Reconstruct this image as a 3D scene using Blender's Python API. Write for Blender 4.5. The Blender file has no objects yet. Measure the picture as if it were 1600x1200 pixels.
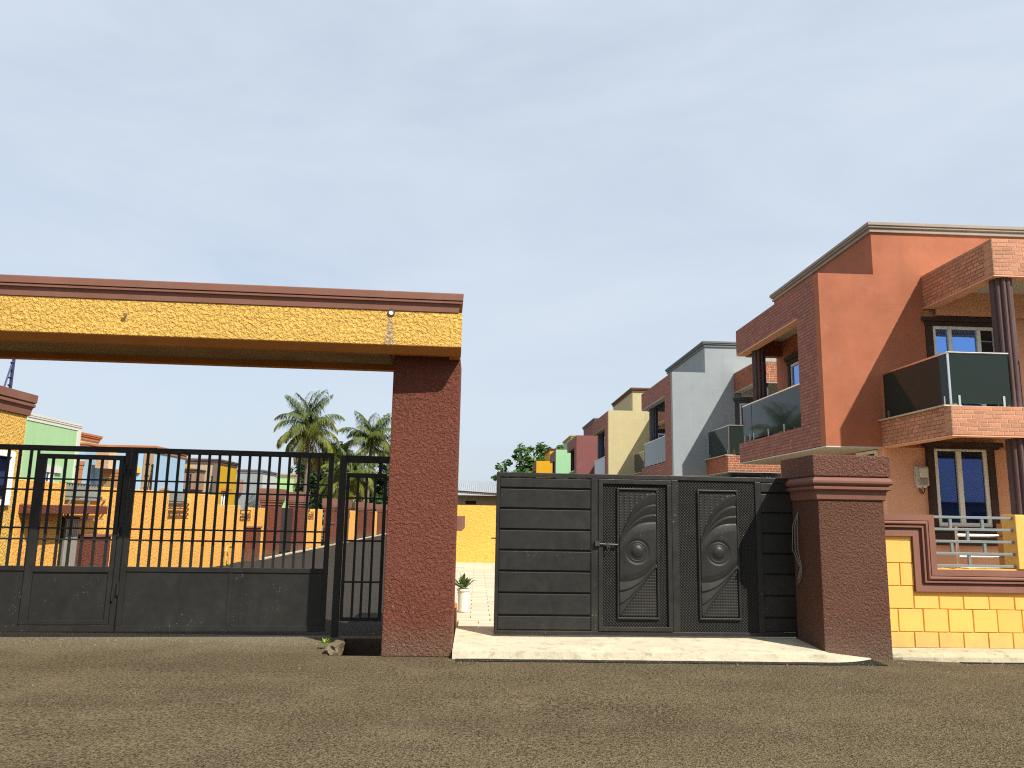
import bpy, bmesh, math, random
from mathutils import Vector, Matrix, noise

rnd = random.Random(7)
C = bpy.context.scene.collection
SC = bpy.context.scene
PI = math.pi

# ------------------------------------------------------------------ camera, sky, sun, exposure
cam_d = bpy.data.cameras.new('camera')
cam_d.lens = 27.32
cam_d.sensor_width = 36.0
cam_d.clip_end = 2000.0
cam = bpy.data.objects.new('camera', cam_d)
C.objects.link(cam)
_r, _u, _f = (0.9989, -0.0444, 0.0180), (-0.0252, -0.1665, 0.9857), (0.0408, 0.9850, 0.1674)
M = Matrix(((_r[0], _u[0], -_f[0], 0.0), (_r[1], _u[1], -_f[1], 0.0), (_r[2], _u[2], -_f[2], 1.6), (0, 0, 0, 1)))
cam.matrix_world = M
SC.camera = cam

SUN = Vector((0.85, -1.0, 1.45)).normalized()          # towards the sun
world = bpy.data.worlds.new('World')
SC.world = world
world.use_nodes = True
wn, wl = world.node_tree.nodes, world.node_tree.links
wn.clear()
out = wn.new('ShaderNodeOutputWorld')
bg = wn.new('ShaderNodeBackground')
bg.inputs['Strength'].default_value = 0.12
sky = wn.new('ShaderNodeTexSky')
sky.sky_type = 'NISHITA'
sky.sun_disc = False
sky.sun_elevation = math.asin(SUN.z)
sky.sun_rotation = math.atan2(SUN.x, SUN.y)
sky.dust_density = 2.5
sky.air_density = 1.0
sky.ozone_density = 1.5
tc = wn.new('ShaderNodeTexCoord')
mp = wn.new('ShaderNodeMapping')
mp.inputs['Scale'].default_value = (1.0, 1.0, 3.2)
mp.inputs['Rotation'].default_value = (0.0, 0.25, 0.4)
nz = wn.new('ShaderNodeTexNoise')
nz.inputs['Scale'].default_value = 2.1
nz.inputs['Detail'].default_value = 7.0
nz.inputs['Roughness'].default_value = 0.56
nz.inputs['Distortion'].default_value = 0.4
rmp = wn.new('ShaderNodeMapRange')
rmp.inputs['From Min'].default_value = 0.34
rmp.inputs['From Max'].default_value = 0.70
rmp.inputs['To Min'].default_value = 0.70
rmp.inputs['To Max'].default_value = 0.99
mixc = wn.new('ShaderNodeMix')
mixc.data_type = 'RGBA'
mixc.inputs[7].default_value = (3.84, 4.32, 4.90, 1.0)   # thin high cloud veil
wl.new(tc.outputs['Generated'], mp.inputs['Vector'])
wl.new(mp.outputs['Vector'], nz.inputs['Vector'])
wl.new(nz.outputs['Fac'], rmp.inputs['Value'])
wl.new(rmp.outputs['Result'], mixc.inputs[0])
wl.new(sky.outputs['Color'], mixc.inputs[6])
wl.new(mixc.outputs[2], bg.inputs['Color'])
wl.new(bg.outputs[0], out.inputs['Surface'])

sun_d = bpy.data.lights.new('sun', 'SUN')
sun_d.energy = 5.0
sun_d.angle = math.radians(0.5)
sun_d.color = (1.0, 0.95, 0.86)
sun = bpy.data.objects.new('sun', sun_d)
C.objects.link(sun)
sun.rotation_euler = (-SUN).to_track_quat('-Z', 'Y').to_euler()

vs = SC.view_settings
vs.view_transform = 'Standard'
vs.look = 'None'
vs.exposure = 0.58
vs.gamma = 1.0
vs.use_curve_mapping = False
SC.render.engine = 'CYCLES'
SC.cycles.use_denoising = False
SC.cycles.filter_width = 1.15
SC.cycles.use_adaptive_sampling = False
SC.cycles.sample_clamp_indirect = 6.0
SC.cycles.max_bounces = 8

# ------------------------------------------------------------------ materials
MATS = {}


class NT:
    def __init__(self, name):
        self.m = bpy.data.materials.new(name)
        self.m.use_nodes = True
        self.n, self.l = self.m.node_tree.nodes, self.m.node_tree.links
        self.b = self.n['Principled BSDF']
        t = self.n.new('ShaderNodeTexCoord')
        self.co = t.outputs['Object']

    def noise(self, scale, detail=4, rough=0.55, vec=None, dist=0.0):
        x = self.n.new('ShaderNodeTexNoise')
        x.inputs['Scale'].default_value = scale
        x.inputs['Detail'].default_value = detail
        x.inputs['Roughness'].default_value = rough
        x.inputs['Distortion'].default_value = dist
        self.l.new(vec or self.co, x.inputs['Vector'])
        return x.outputs['Fac']

    def stretch(self, sx, sy, sz, rot=(0, 0, 0)):
        x = self.n.new('ShaderNodeMapping')
        x.inputs['Scale'].default_value = (sx, sy, sz)
        x.inputs['Rotation'].default_value = rot
        self.l.new(self.co, x.inputs['Vector'])
        return x.outputs['Vector']

    def vor(self, scale, vec=None, feature='F1', outp='Distance'):
        x = self.n.new('ShaderNodeTexVoronoi')
        x.feature = feature
        x.inputs['Scale'].default_value = scale
        self.l.new(vec or self.co, x.inputs['Vector'])
        return x.outputs[outp]

    def rng(self, v, a, b, c=0.0, d=1.0):
        x = self.n.new('ShaderNodeMapRange')
        for k, q in zip(('From Min', 'From Max', 'To Min', 'To Max'), (a, b, c, d)):
            x.inputs[k].default_value = q
        self.l.new(v, x.inputs['Value'])
        return x.outputs['Result']

    def math(self, op, a, b=0.0):
        x = self.n.new('ShaderNodeMath')
        x.operation = op
        for i, q in enumerate((a, b)):
            if isinstance(q, (int, float)):
                x.inputs[i].default_value = q
            else:
                self.l.new(q, x.inputs[i])
        return x.outputs[0]

    def mix(self, fac, a, b, mode='MIX'):
        x = self.n.new('ShaderNodeMix')
        x.data_type = 'RGBA'
        x.blend_type = mode
        for i, q in ((0, fac), (6, a), (7, b)):
            if isinstance(q, (int, float)):
                x.inputs[i].default_value = q
            elif isinstance(q, tuple):
                x.inputs[i].default_value = (*q[:3], 1.0)
            else:
                self.l.new(q, x.inputs[i])
        return x.outputs[2]

    def sep(self, axis):
        x = self.n.new('ShaderNodeSeparateXYZ')
        self.l.new(self.co, x.inputs[0])
        return x.outputs[axis]

    def bump(self, h, strength, dist, prev=None):
        x = self.n.new('ShaderNodeBump')
        x.inputs['Strength'].default_value = strength
        x.inputs['Distance'].default_value = dist
        self.l.new(h, x.inputs['Height'])
        if prev is not None:
            self.l.new(prev, x.inputs['Normal'])
        return x.outputs['Normal']

    def done(self, col=None, rough=0.8, normal=None, metal=0.0, spec=0.4):
        if col is not None:
            if isinstance(col, tuple):
                self.b.inputs['Base Color'].default_value = (*col[:3], 1)
            else:
                self.l.new(col, self.b.inputs['Base Color'])
        if isinstance(rough, (int, float)):
            self.b.inputs['Roughness'].default_value = rough
        else:
            self.l.new(rough, self.b.inputs['Roughness'])
        if normal is not None:
            self.l.new(normal, self.b.inputs['Normal'])
        self.b.inputs['Metallic'].default_value = metal
        self.b.inputs['Specular IOR Level'].default_value = spec
        return self.m


K = 0.70          # painted and mineral surfaces: real-world base colours


def alb(c):
    return tuple(x * K for x in c[:3])


def mul(c, k):
    return tuple(min(1.0, x * k) for x in c[:3])


def m_paint(name, col, var=0.12, bump=0.25, scale=9.0, rough=0.75):
    """smooth masonry paint: faint rollers, patches, rain streaks"""
    if name in MATS:
        return MATS[name]
    col = alb(col)
    t = NT(name)
    f1 = t.rng(t.noise(1.3, 6, 0.6), 0.3, 0.75)
    c = t.mix(f1, mul(col, 1 - var), mul(col, 1 + var))
    st = t.rng(t.noise(1.0, 6, 0.66, t.stretch(5.0, 5.0, 0.30)), 0.50, 0.78, 0.0, 0.34)
    c = t.mix(st, c, mul(col, 0.68))
    rp = t.math('MULTIPLY', t.rng(t.noise(1.9, 4, 0.55), 0.585, 0.62), 0.22)
    c = t.mix(rp, c, tuple(min(1, x * 0.9 + 0.05) for x in col))
    n = t.bump(t.noise(scale * 6, 5), bump, 0.004)
    n = t.bump(t.noise(scale * 0.35, 3), bump * 0.8, 0.02, n)
    MATS[name] = t.done(c, rough, n, spec=0.25)
    return MATS[name]


def m_stucco(name, col, dark, scale=26.0, strength=0.9, dist=0.03, stain=None, splash=None):
    """rough-cast render: wormy lumps and pits"""
    if name in MATS:
        return MATS[name]
    col, dark = alb(col), alb(dark)
    t = NT(name)
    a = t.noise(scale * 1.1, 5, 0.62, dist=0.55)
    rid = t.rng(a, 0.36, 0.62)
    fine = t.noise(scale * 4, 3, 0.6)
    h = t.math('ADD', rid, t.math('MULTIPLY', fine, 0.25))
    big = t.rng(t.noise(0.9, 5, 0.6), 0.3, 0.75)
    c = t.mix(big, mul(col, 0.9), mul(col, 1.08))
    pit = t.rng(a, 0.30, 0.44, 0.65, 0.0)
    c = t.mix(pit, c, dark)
    patch = t.rng(t.noise(3.2, 6, 0.7), 0.56, 0.72, 0.0, 0.22)
    c = t.mix(patch, c, mul(col, 0.62))
    if splash:
        zz_ = t.math('ADD', t.sep(2), t.math('MULTIPLY', t.noise(6, 5, 0.7), -0.55))
        c = t.mix(t.rng(zz_, -0.30, 0.16, 0.75, 0.0), c, splash)
        chip = t.math('MULTIPLY', t.rng(t.noise(19, 3), 0.68, 0.70), t.rng(t.sep(2), 0.1, 0.9, 0.8, 0.0))
        c = t.mix(chip, c, (0.42, 0.36, 0.30))
    if stain:
        sx, z0, z1, w = stain
        dx = t.math('ABSOLUTE', t.math('ADD', t.sep(0), -sx))
        wz = t.rng(t.sep(2), z1, z0, w, w * 0.25)
        msk = t.math('MULTIPLY', t.rng(t.math('DIVIDE', dx, wz), 0.5, 1.25, 1.0, 0.0), t.rng(t.noise(45, 4), 0.38, 0.56))
        msk = t.math('MULTIPLY', msk, t.rng(t.sep(2), z0 - 0.03, z0, 1.0, 0.0))
        c = t.mix(msk, c, (0.34, 0.30, 0.25))
    MATS[name] = t.done(c, 0.85, t.bump(h, strength, dist), spec=0.2)
    return MATS[name]


def m_metal_paint(name, col, scratch=0.5, rough=0.42, pattern=None):
    if name in MATS:
        return MATS[name]
    t = NT(name)
    big = t.rng(t.noise(1.7, 6, 0.62), 0.32, 0.72)
    c = t.mix(big, mul(col, 0.8), mul(col, 1.35))
    dust = t.rng(t.noise(5.0, 6, 0.7, t.stretch(1, 1, 0.5)), 0.5, 0.85, 0.0, 0.06)
    c = t.mix(dust, c, (0.24, 0.20, 0.15))
    chips = t.math('MULTIPLY', t.rng(t.noise(55, 3, 0.5), 0.675, 0.70), t.rng(t.noise(2.3, 3, 0.6), 0.54, 0.62))
    chips = t.math('MULTIPLY', chips, scratch * 0.7)
    c = t.mix(chips, c, (0.62, 0.6, 0.56))
    n = None
    if pattern == 'studs':
        v = t.stretch(1, 1, 1, (0, PI / 4, 0))
        w = []
        for ax in ('X', 'Z'):
            x = t.n.new('ShaderNodeTexWave')
            x.wave_type, x.bands_direction = 'BANDS', ax
            x.inputs['Scale'].default_value = 11.5
            t.l.new(v, x.inputs['Vector'])
            w.append(x.outputs['Fac'])
        h = t.math('MULTIPLY', w[0], w[1])
        n = t.bump(h, 1.0, 0.02)
        c = t.mix(t.rng(h, 0.05, 0.5, 0.55, 0.0), c, (0.006, 0.006, 0.005))
    else:
        n = t.bump(t.noise(3.0, 3), 0.22, 0.012)
        n = t.bump(t.noise(120, 2), 0.06, 0.002, n)
    MATS[name] = t.done(c, t.rng(t.noise(9, 4), 0.3, 0.7, rough - 0.05, rough + 0.18), n, spec=0.28)
    return MATS[name]


def m_plain(name, col, rough=0.5, metal=0.0, spec=0.5, var=0.08):
    if name in MATS:
        return MATS[name]
    t = NT(name)
    c = t.mix(t.rng(t.noise(6, 5), 0.3, 0.7), mul(col, 1 - var), mul(col, 1 + var))
    MATS[name] = t.done(c, rough, None, metal, spec)
    return MATS[name]


def m_brick(name, col):
    if name in MATS:
        return MATS[name]
    col = alb(col)
    t = NT(name)
    g = t.n.new('ShaderNodeNewGeometry')
    oi = t.n.new('ShaderNodeObjectInfo')
    rv = t.math('FRACT', t.math('ADD', g.outputs['Random Per Island'], oi.outputs['Random']))
    c = t.mix(rv, mul(col, 0.80), mul(col, 1.18))
    c = t.mix(t.rng(t.noise(30, 5), 0.4, 0.75, 0, 0.4), c, mul(col, 0.6))
    MATS[name] = t.done(c, 0.7, t.bump(t.noise(60, 4), 0.3, 0.004), spec=0.3)
    return MATS[name]


def m_glass(name, col, rough=0.03, metal=0.0, spec=0.7):
    if name in MATS:
        return MATS[name]
    t = NT(name)
    n = t.bump(t.noise(1.4, 2), 0.03, 0.02)
    MATS[name] = t.done(col, rough, n, metal, spec)
    return MATS[name]


def m_leaf(name, a, b, c2):
    if name in MATS:
        return MATS[name]
    t = NT(name)
    g = t.n.new('ShaderNodeNewGeometry')
    c = t.mix(g.outputs['Random Per Island'], a, b)
    c = t.mix(t.rng(t.noise(0.6, 3), 0.45, 0.7), c, c2)
    t.done(c, 0.5, None, 0, 0.4)
    tr = t.n.new('ShaderNodeBsdfTranslucent')
    t.l.new(c, tr.inputs['Color'])
    ms = t.n.new('ShaderNodeMixShader')
    ms.inputs[0].default_value = 0.3
    t.l.new(t.b.outputs[0], ms.inputs[1])
    t.l.new(tr.outputs[0], ms.inputs[2])
    t.l.new(ms.outputs[0], t.n['Material Output'].inputs['Surface'])
    MATS[name] = t.m
    return t.m


def m_asphalt(name, dark, light, dust, amount, drift=False):
    t = NT(name)
    v1 = t.noise(64, 2, 0.6)
    v2 = t.vor(80)
    v3 = t.noise(29, 3, 0.65)
    sp = t.math('ADD', t.math('MULTIPLY', v1, 0.6), t.math('MULTIPLY', v3, 0.4))
    c = t.mix(t.rng(sp, 0.43, 0.58), mul(dark, 0.8), mul(light, 1.08))
    # sweeping bands of dust worn by tyres
    band = t.rng(t.noise(1.0, 6, 0.62, t.stretch(0.16, 1.25, 1, (0, 0, 0.10))), 0.40, 0.70, 0, amount * 0.8)
    blot = t.rng(t.noise(1.1, 8, 0.72), 0.38, 0.66, 0, amount)
    pt = t.math('MAXIMUM', band, blot)
    c = t.mix(t.math('MULTIPLY', pt, t.rng(v3, 0.34, 0.58, 0.35, 1.0)), c, dust)
    pt2 = t.rng(t.noise(1.0, 5, 0.6, t.stretch(0.22, 0.9, 1, (0, 0, -0.12))), 0.50, 0.70, 0, 0.28)
    c = t.mix(pt2, c, mul(dark, 1.5))
    if drift:
        # sand and dust blown against the foot of the gates
        y, x = t.sep(1), t.sep(0)
        w = t.math('ADD', y, t.math('MULTIPLY', t.noise(1.3, 5, 0.65), 1.6))
        d = t.math('MULTIPLY', t.rng(w, 10.0, 11.3, 0, 0.85), t.rng(x, -1.9, -1.5, 1.0, 0.0))
        d = t.math('MULTIPLY', d, t.rng(v3, 0.3, 0.55, 0.5, 1.0))
        c = t.mix(d, c, (0.215, 0.185, 0.125))
    st = t.rng(t.vor(60), 0.0, 0.30, 1.0, 0.0)
    st = t.math('MULTIPLY', st, t.rng(t.noise(31, 2), 0.52, 0.58))
    c = t.mix(t.math('MULTIPLY', st, 0.8), c, (0.29, 0.245, 0.155))
    pits = t.rng(t.noise(47, 2, 0.5), 0.34, 0.43, 0.85, 0.0)
    c = t.mix(pits, c, mul(dark, 0.3))
    h = t.math('ADD', t.math('MULTIPLY', v1, 1.0), t.math('MULTIPLY', v2, 0.7))
    n = t.bump(h, 1.0, 0.018)
    n = t.bump(t.noise(2.0, 4), 0.35, 0.05, n)
    return t.done(c, 0.9, n, spec=0.15)


def m_concrete(name, col, dirt):
    col, dirt = alb(col), alb(dirt)
    t = NT(name)
    c = t.mix(t.rng(t.noise(2.2, 7, 0.65), 0.3, 0.72), mul(col, 0.82), mul(col, 1.1))
    d = t.rng(t.noise(7, 7, 0.72), 0.52, 0.72, 0, 0.7)
    c = t.mix(d, c, dirt)
    h = t.noise(16, 6, 0.65)
    return t.done(c, 0.88, t.bump(h, 0.5, 0.02), spec=0.2)


def m_tile(name, col):
    col = alb(col)
    t = NT(name)
    oi = t.n.new('ShaderNodeObjectInfo')
    c = t.mix(oi.outputs['Random'], mul(col, 0.84), mul(col, 1.08))
    c = t.mix(t.rng(t.noise(11, 6, 0.7), 0.5, 0.75, 0, 0.5), c, (0.22, 0.18, 0.12))
    return t.done(c, 0.8, t.bump(t.noise(40, 4), 0.3, 0.006), spec=0.2)


YEL = (1.20, 0.72, 0.17)
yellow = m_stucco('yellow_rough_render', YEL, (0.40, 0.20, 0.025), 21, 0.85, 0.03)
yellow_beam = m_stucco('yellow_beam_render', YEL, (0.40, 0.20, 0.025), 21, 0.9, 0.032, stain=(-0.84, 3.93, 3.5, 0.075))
yellow_wall = m_stucco('yellow_street_wall', (1.20, 0.60, 0.135), (0.55, 0.25, 0.04), 17, 0.6, 0.02)


def m_block(name, col):
    t = NT(name)
    col = alb(col)
    g = t.n.new('ShaderNodeNewGeometry')
    t.co = g.outputs['Position']
    oi = t.n.new('ShaderNodeObjectInfo')
    c = t.mix(oi.outputs['Random'], mul(col, 0.93), mul(col, 1.04))
    c = t.mix(t.rng(t.noise(2.2, 6, 0.65), 0.35, 0.75, 0, 0.5), c, mul(col, 0.88))
    st = t.rng(t.noise(1.0, 6, 0.66, t.stretch(6.0, 6.0, 0.5)), 0.55, 0.78, 0.0, 0.25)
    c = t.mix(st, c, (0.42, 0.25, 0.08))
    zz_ = t.math('ADD', t.sep(2), t.math('MULTIPLY', t.noise(7, 5, 0.7), -0.45))
    c = t.mix(t.rng(zz_, -0.16, 0.10, 0.6, 0.0), c, (0.34, 0.25, 0.13))
    sc = t.math('MULTIPLY', t.rng(t.noise(24, 3), 0.70, 0.72), 0.5)
    c = t.mix(sc, c, (0.3, 0.2, 0.08))
    n = t.bump(t.noise(60, 5), 0.3, 0.004)
    n = t.bump(t.noise(4, 3), 0.3, 0.015, n)
    MATS[name] = t.done(c, 0.75, n, spec=0.25)
    return MATS[name]


yellow_smooth = m_block('yellow_block_paint', (1.18, 0.65, 0.155))
brown = m_stucco('red_brown_render', (0.275, 0.090, 0.057), (0.090, 0.028, 0.018), 29, 0.85, 0.028, splash=(0.17, 0.115, 0.075))
brown2 = m_stucco('dark_brown_render', (0.215, 0.098, 0.062), (0.075, 0.033, 0.021), 33, 0.85, 0.025, splash=(0.16, 0.115, 0.08))
mould = m_paint('brown_moulding_paint', (0.30, 0.135, 0.094), 0.10, 0.3)
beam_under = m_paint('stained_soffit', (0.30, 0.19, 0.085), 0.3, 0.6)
beam_lip = m_paint('orange_brown_lip', (0.52, 0.19, 0.04), 0.12, 0.4)
black = m_metal_paint('black_gate_paint', (0.017, 0.0165, 0.0145), 0.45)
black_studs = m_metal_paint('black_studded_sheet', (0.018, 0.0175, 0.0155), 0.4, 0.4, 'studs')
black_plain = m_metal_paint('black_bar_paint', (0.015, 0.0145, 0.013), 0.12, 0.5)
steel = m_plain('polished_steel', (0.75, 0.74, 0.72), 0.22, 1.0)
grey_metal = m_plain('grey_rail_paint', (0.18, 0.205, 0.20), 0.5, 0.0)
white_pvc = m_plain('white_window_frame', (0.74, 0.71, 0.62), 0.4)
dark_trim = m_paint('dark_brown_trim', (0.075, 0.042, 0.033), 0.1, 0.2)
blue_glass = m_glass('blue_mirror_glass', (0.13, 0.30, 0.72), 0.02, 0.85)
navy_glass = m_glass('navy_tinted_glass', (0.030, 0.055, 0.17), 0.02, 0.85)
dark_glass = m_glass('smoked_balustrade_glass', (0.018, 0.028, 0.024), 0.04, 0.0, 0.16)
black_void = m_plain('dark_interior', (0.012, 0.011, 0.010), 0.9)
cream_ceiling = m_paint('cream_ceiling', (0.74, 0.68, 0.55), 0.05, 0.1)
asphalt = m_asphalt('coarse_asphalt', (0.030, 0.022, 0.013), (0.160, 0.120, 0.066), (0.190, 0.148, 0.082), 0.75, True)
asphalt2 = m_asphalt('street_asphalt', (0.014, 0.0125, 0.010), (0.056, 0.049, 0.039), (0.075, 0.064, 0.048), 0.3)
tar = m_asphalt('fresh_tar', (0.010, 0.010, 0.010), (0.035, 0.033, 0.030), (0.06, 0.055, 0.045), 0.4)
concrete = m_concrete('pale_concrete', (0.74, 0.65, 0.47), (0.26, 0.21, 0.13))
kerb_conc = m_concrete('kerb_concrete', (0.60, 0.53, 0.36), (0.13, 0.11, 0.06))
paver = m_tile('pale_paver', (0.74, 0.64, 0.46))
joint = m_concrete('paver_joint', (0.12, 0.10, 0.07), (0.1, 0.08, 0.05))
soil = m_concrete('dry_soil', (0.27, 0.20, 0.12), (0.14, 0.11, 0.06))
mortar = m_concrete('pale_mortar', (0.95, 0.66, 0.40), (0.7, 0.45, 0.26))
brick_m = m_brick('red_clay_brick', (0.68, 0.30, 0.175))
brick_far = m_brick('rose_clay_brick', (0.42, 0.165, 0.12))
mortar_dark = m_concrete('rose_mortar', (0.25, 0.10, 0.075), (0.15, 0.055, 0.04))

# ------------------------------------------------------------------ mesh helpers


class MB:
    def __init__(self):
        self.v, self.f = [], []

    def quad(self, *p):
        i = len(self.v)
        self.v += [tuple(q) for q in p]
        self.f.append(tuple(range(i, i + len(p))))
        return self

    def box(self, x0, x1, y0, y1, z0, z1):
        if x0 > x1: x0, x1 = x1, x0
        if y0 > y1: y0, y1 = y1, y0
        if z0 > z1: z0, z1 = z1, z0
        i = len(self.v)
        self.v += [(x0, y0, z0), (x1, y0, z0), (x1, y1, z0), (x0, y1, z0), (x0, y0, z1), (x1, y0, z1), (x1, y1, z1), (x0, y1, z1)]
        self.f += [tuple(i + k for k in q) for q in ((3, 2, 1, 0), (4, 5, 6, 7), (0, 1, 5, 4), (1, 2, 6, 5), (2, 3, 7, 6), (3, 0, 4, 7))]
        return self

    def tube(self, pts, r, n=8, r2=None):
        pts = [Vector(p) for p in pts]
        rings = []
        for k, p in enumerate(pts):
            d = (pts[min(k + 1, len(pts) - 1)] - pts[max(k - 1, 0)]).normalized()
            a = d.orthogonal().normalized() if k == 0 else (rings_a - d * rings_a.dot(d)).normalized()
            rings_a = a
            b = d.cross(a)
            rr = r if r2 is None else r + (r2 - r) * k / (len(pts) - 1)
            i = len(self.v)
            for j in range(n):
                t = 2 * PI * j / n
                self.v.append(tuple(p + (a * math.cos(t) + b * math.sin(t)) * rr))
            rings.append(i)
        for a0, b0 in zip(rings, rings[1:]):
            for j in range(n):
                self.f.append((a0 + j, a0 + (j + 1) % n, b0 + (j + 1) % n, b0 + j))
        self.f.append(tuple(rings[0] + j for j in reversed(range(n))))
        self.f.append(tuple(rings[-1] + j for j in range(n)))
        return self

    def lathe(self, prof, cx=0, cy=0, n=16, lobes=0, amp=0.0):
        rings = []
        for r, z in prof:
            rings.append(len(self.v))
            for j in range(n):
                t = 2 * PI * j / n
                rr = r * (1 + (amp * abs(math.cos(lobes * t / 2)) - amp if lobes else 0))
                self.v.append((cx + rr * math.cos(t), cy + rr * math.sin(t), z))
        for a0, b0 in zip(rings, rings[1:]):
            for j in range(n):
                self.f.append((a0 + j, a0 + (j + 1) % n, b0 + (j + 1) % n, b0 + j))
        self.f.append(tuple(rings[0] + j for j in reversed(range(n))))
        self.f.append(tuple(rings[-1] + j for j in range(n)))
        return self

    def sqprof(self, x0, x1, y0, y1, prof):
        """square rings: prof = [(offset outwards, z)]"""
        rings = []
        for o, z in prof:
            rings.append(len(self.v))
            self.v += [(x0 - o, y0 - o, z), (x1 + o, y0 - o, z), (x1 + o, y1 + o, z), (x0 - o, y1 + o, z)]
        for a0, b0 in zip(rings, rings[1:]):
            for j in range(4):
                self.f.append((a0 + j, a0 + (j + 1) % 4, b0 + (j + 1) % 4, b0 + j))
        self.f.append(tuple(rings[0] + j for j in (3, 2, 1, 0)))
        self.f.append(tuple(rings[-1] + j for j in range(4)))
        return self

    def mesh(self, name):
        me = bpy.data.meshes.new(name)
        me.from_pydata(self.v, [], self.f)
        me.update()
        return me

    def build(self, name, mat, parent=None, bevel=0.0, smooth=False):
        me = self.mesh(name)
        me.materials.append(mat)
        if smooth:
            me.polygons.foreach_set('use_smooth', [True] * len(me.polygons))
        o = bpy.data.objects.new(name, me)
        C.objects.link(o)
        o.parent = parent
        if bevel:
            b = o.modifiers.new('bevel', 'BEVEL')
            b.width, b.segments, b.limit_method = bevel, 2, 'ANGLE'
        return o


def B(x0, x1, y0, y1, z0, z1):
    return MB().box(x0, x1, y0, y1, z0, z1)


def thing(name, label, cat, loc=(0, 0, 0), rz=0.0, group=None):
    o = bpy.data.objects.new(name, None)
    o.empty_display_size = 0.3
    C.objects.link(o)
    o.location = loc
    o.rotation_euler = (0, 0, rz)
    tag(o, label, cat, group)
    return o


def tag(o, label, cat, group=None):
    o['label'] = label
    o['category'] = cat
    if group:
        o['group'] = group
    return o


def struct(o):
    o['kind'] = 'structure'
    return o


def stuff(o):
    o['kind'] = 'stuff'
    return o


def inst(me, name, parent, loc, rot=(0, 0, 0), sc=(1, 1, 1)):
    o = bpy.data.objects.new(name, me)
    C.objects.link(o)
    o.parent = parent
    o.location = loc
    o.rotation_euler = rot
    o.scale = sc
    return o


class Face:
    """maps (u along wall, d outwards, z) to local coordinates of a wall that looks along -Y, -X or +X"""

    def __init__(self, kind, p):
        self.kind, self.p = kind, p

    def box(self, mb, u0, u1, d0, d1, z0, z1):
        p = self.p
        if self.kind == 'front': return mb.box(u0, u1, p - d1, p - d0, z0, z1)
        if self.kind == 'left': return mb.box(p - d1, p - d0, u0, u1, z0, z1)
        return mb.box(p + d0, p + d1, u0, u1, z0, z1)

    def at(self, u, d, z):
        p = self.p
        if self.kind == 'front': return (u, p - d, z)
        if self.kind == 'left': return (p - d, u, z)
        return (p + d, u, z)

    @property
    def rot(self):
        return {'front': 0.0, 'left': -PI / 2, 'right': PI / 2}[self.kind]


def window(parent, fc, u0, u1, z0, z1, mull=(), fm=None, gm=None, fw=0.06, surround=None, sm=None, head=0.0, open_part=None):
    fm = fm or white_pvc
    gm = gm or blue_glass
    m = MB()
    fc.box(m, u0, u1, 0.0, 0.05, z0, z0 + fw)
    fc.box(m, u0, u1, 0.0, 0.05, z1 - fw, z1)
    fc.box(m, u0, u0 + fw, 0.0, 0.049, z0 + fw, z1 - fw)
    fc.box(m, u1 - fw, u1, 0.0, 0.049, z0 + fw, z1 - fw)
    for x in mull:
        fc.box(m, x - fw * 0.6, x + fw * 0.6, 0.0, 0.062, z0 + fw, z1 - fw)
    w = m.build('window', fm, parent, 0.006)
    edges = [u0 + fw] + [x for x in mull] + [u1 - fw]
    for k, (a, b) in enumerate(zip(edges, edges[1:])):
        p = MB()
        fc.box(p, a, b, 0.004, 0.018 if k != open_part else 0.01, z0 + fw, z1 - fw)
        p.build('pane', gm if k != open_part else black_void, w)
        if k == open_part:
            for q in range(1, 6):
                zz = z0 + (z1 - z0) * q / 6
                lv = MB()
                fc.box(lv, a + 0.02, b - 0.02, 0.012, 0.03, zz, zz + 0.022)
                lv.build('louvre', grey_metal, w)
    if surround:
        s = surround
        m = MB()
        fc.box(m, u0 - s, u0 - 0.002, -0.01, 0.075, z0, z1)
        fc.box(m, u1 + 0.002, u1 + s, -0.01, 0.075, z0, z1)
        fc.box(m, u0 - s - 0.02, u1 + s + 0.02, -0.01, 0.09, z1 + 0.002, z1 + head * 0.5)
        fc.box(m, u0 - s - 0.07, u1 + s + 0.07, -0.01, 0.125, z1 + head * 0.5, z1 + head)
        fc.box(m, u0 - s, u1 + s, -0.01, 0.10, z0 - 0.12, z0 - 0.003)
        m.build('window_surround', sm or dark_trim, parent, 0.008)
    return w


BRICK_L, BRICK_H = 0.165, 0.067


def brick_rects(u0, u1, z0, z1):
    n = max(1, round((z1 - z0) / BRICK_H))
    h = (z1 - z0) / n
    for r in range(n):
        x = u0 - (BRICK_L * 0.5 if r % 2 else 0.0) - (0.04 if r % 3 == 2 else 0.0)
        while x < u1 - 1e-4:
            a, b = max(x, u0), min(x + BRICK_L, u1)
            if b - a > 0.025:
                yield a + 0.006, b - 0.006, z0 + r * h + 0.006, z0 + (r + 1) * h - 0.006
            x += BRICK_L


_unit = {}


def unit_brick(mat):
    if mat.name not in _unit:
        m = MB()
        x, z, y = 0.5, 0.5, 0.003
        i = 0.985
        m.v = [(-x, 0, -z), (x, 0, -z), (x, 0, z), (-x, 0, z), (-x * i, -y, -z * i), (x * i, -y, -z * i), (x * i, -y, z * i), (-x * i, -y, z * i)]
        m.f = [(4, 5, 6, 7), (0, 1, 5, 4), (1, 2, 6, 5), (2, 3, 7, 6), (3, 0, 4, 7)]
        me = m.mesh('brick')
        me.materials.append(mat)
        _unit[mat.name] = me
    return _unit[mat.name]


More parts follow.
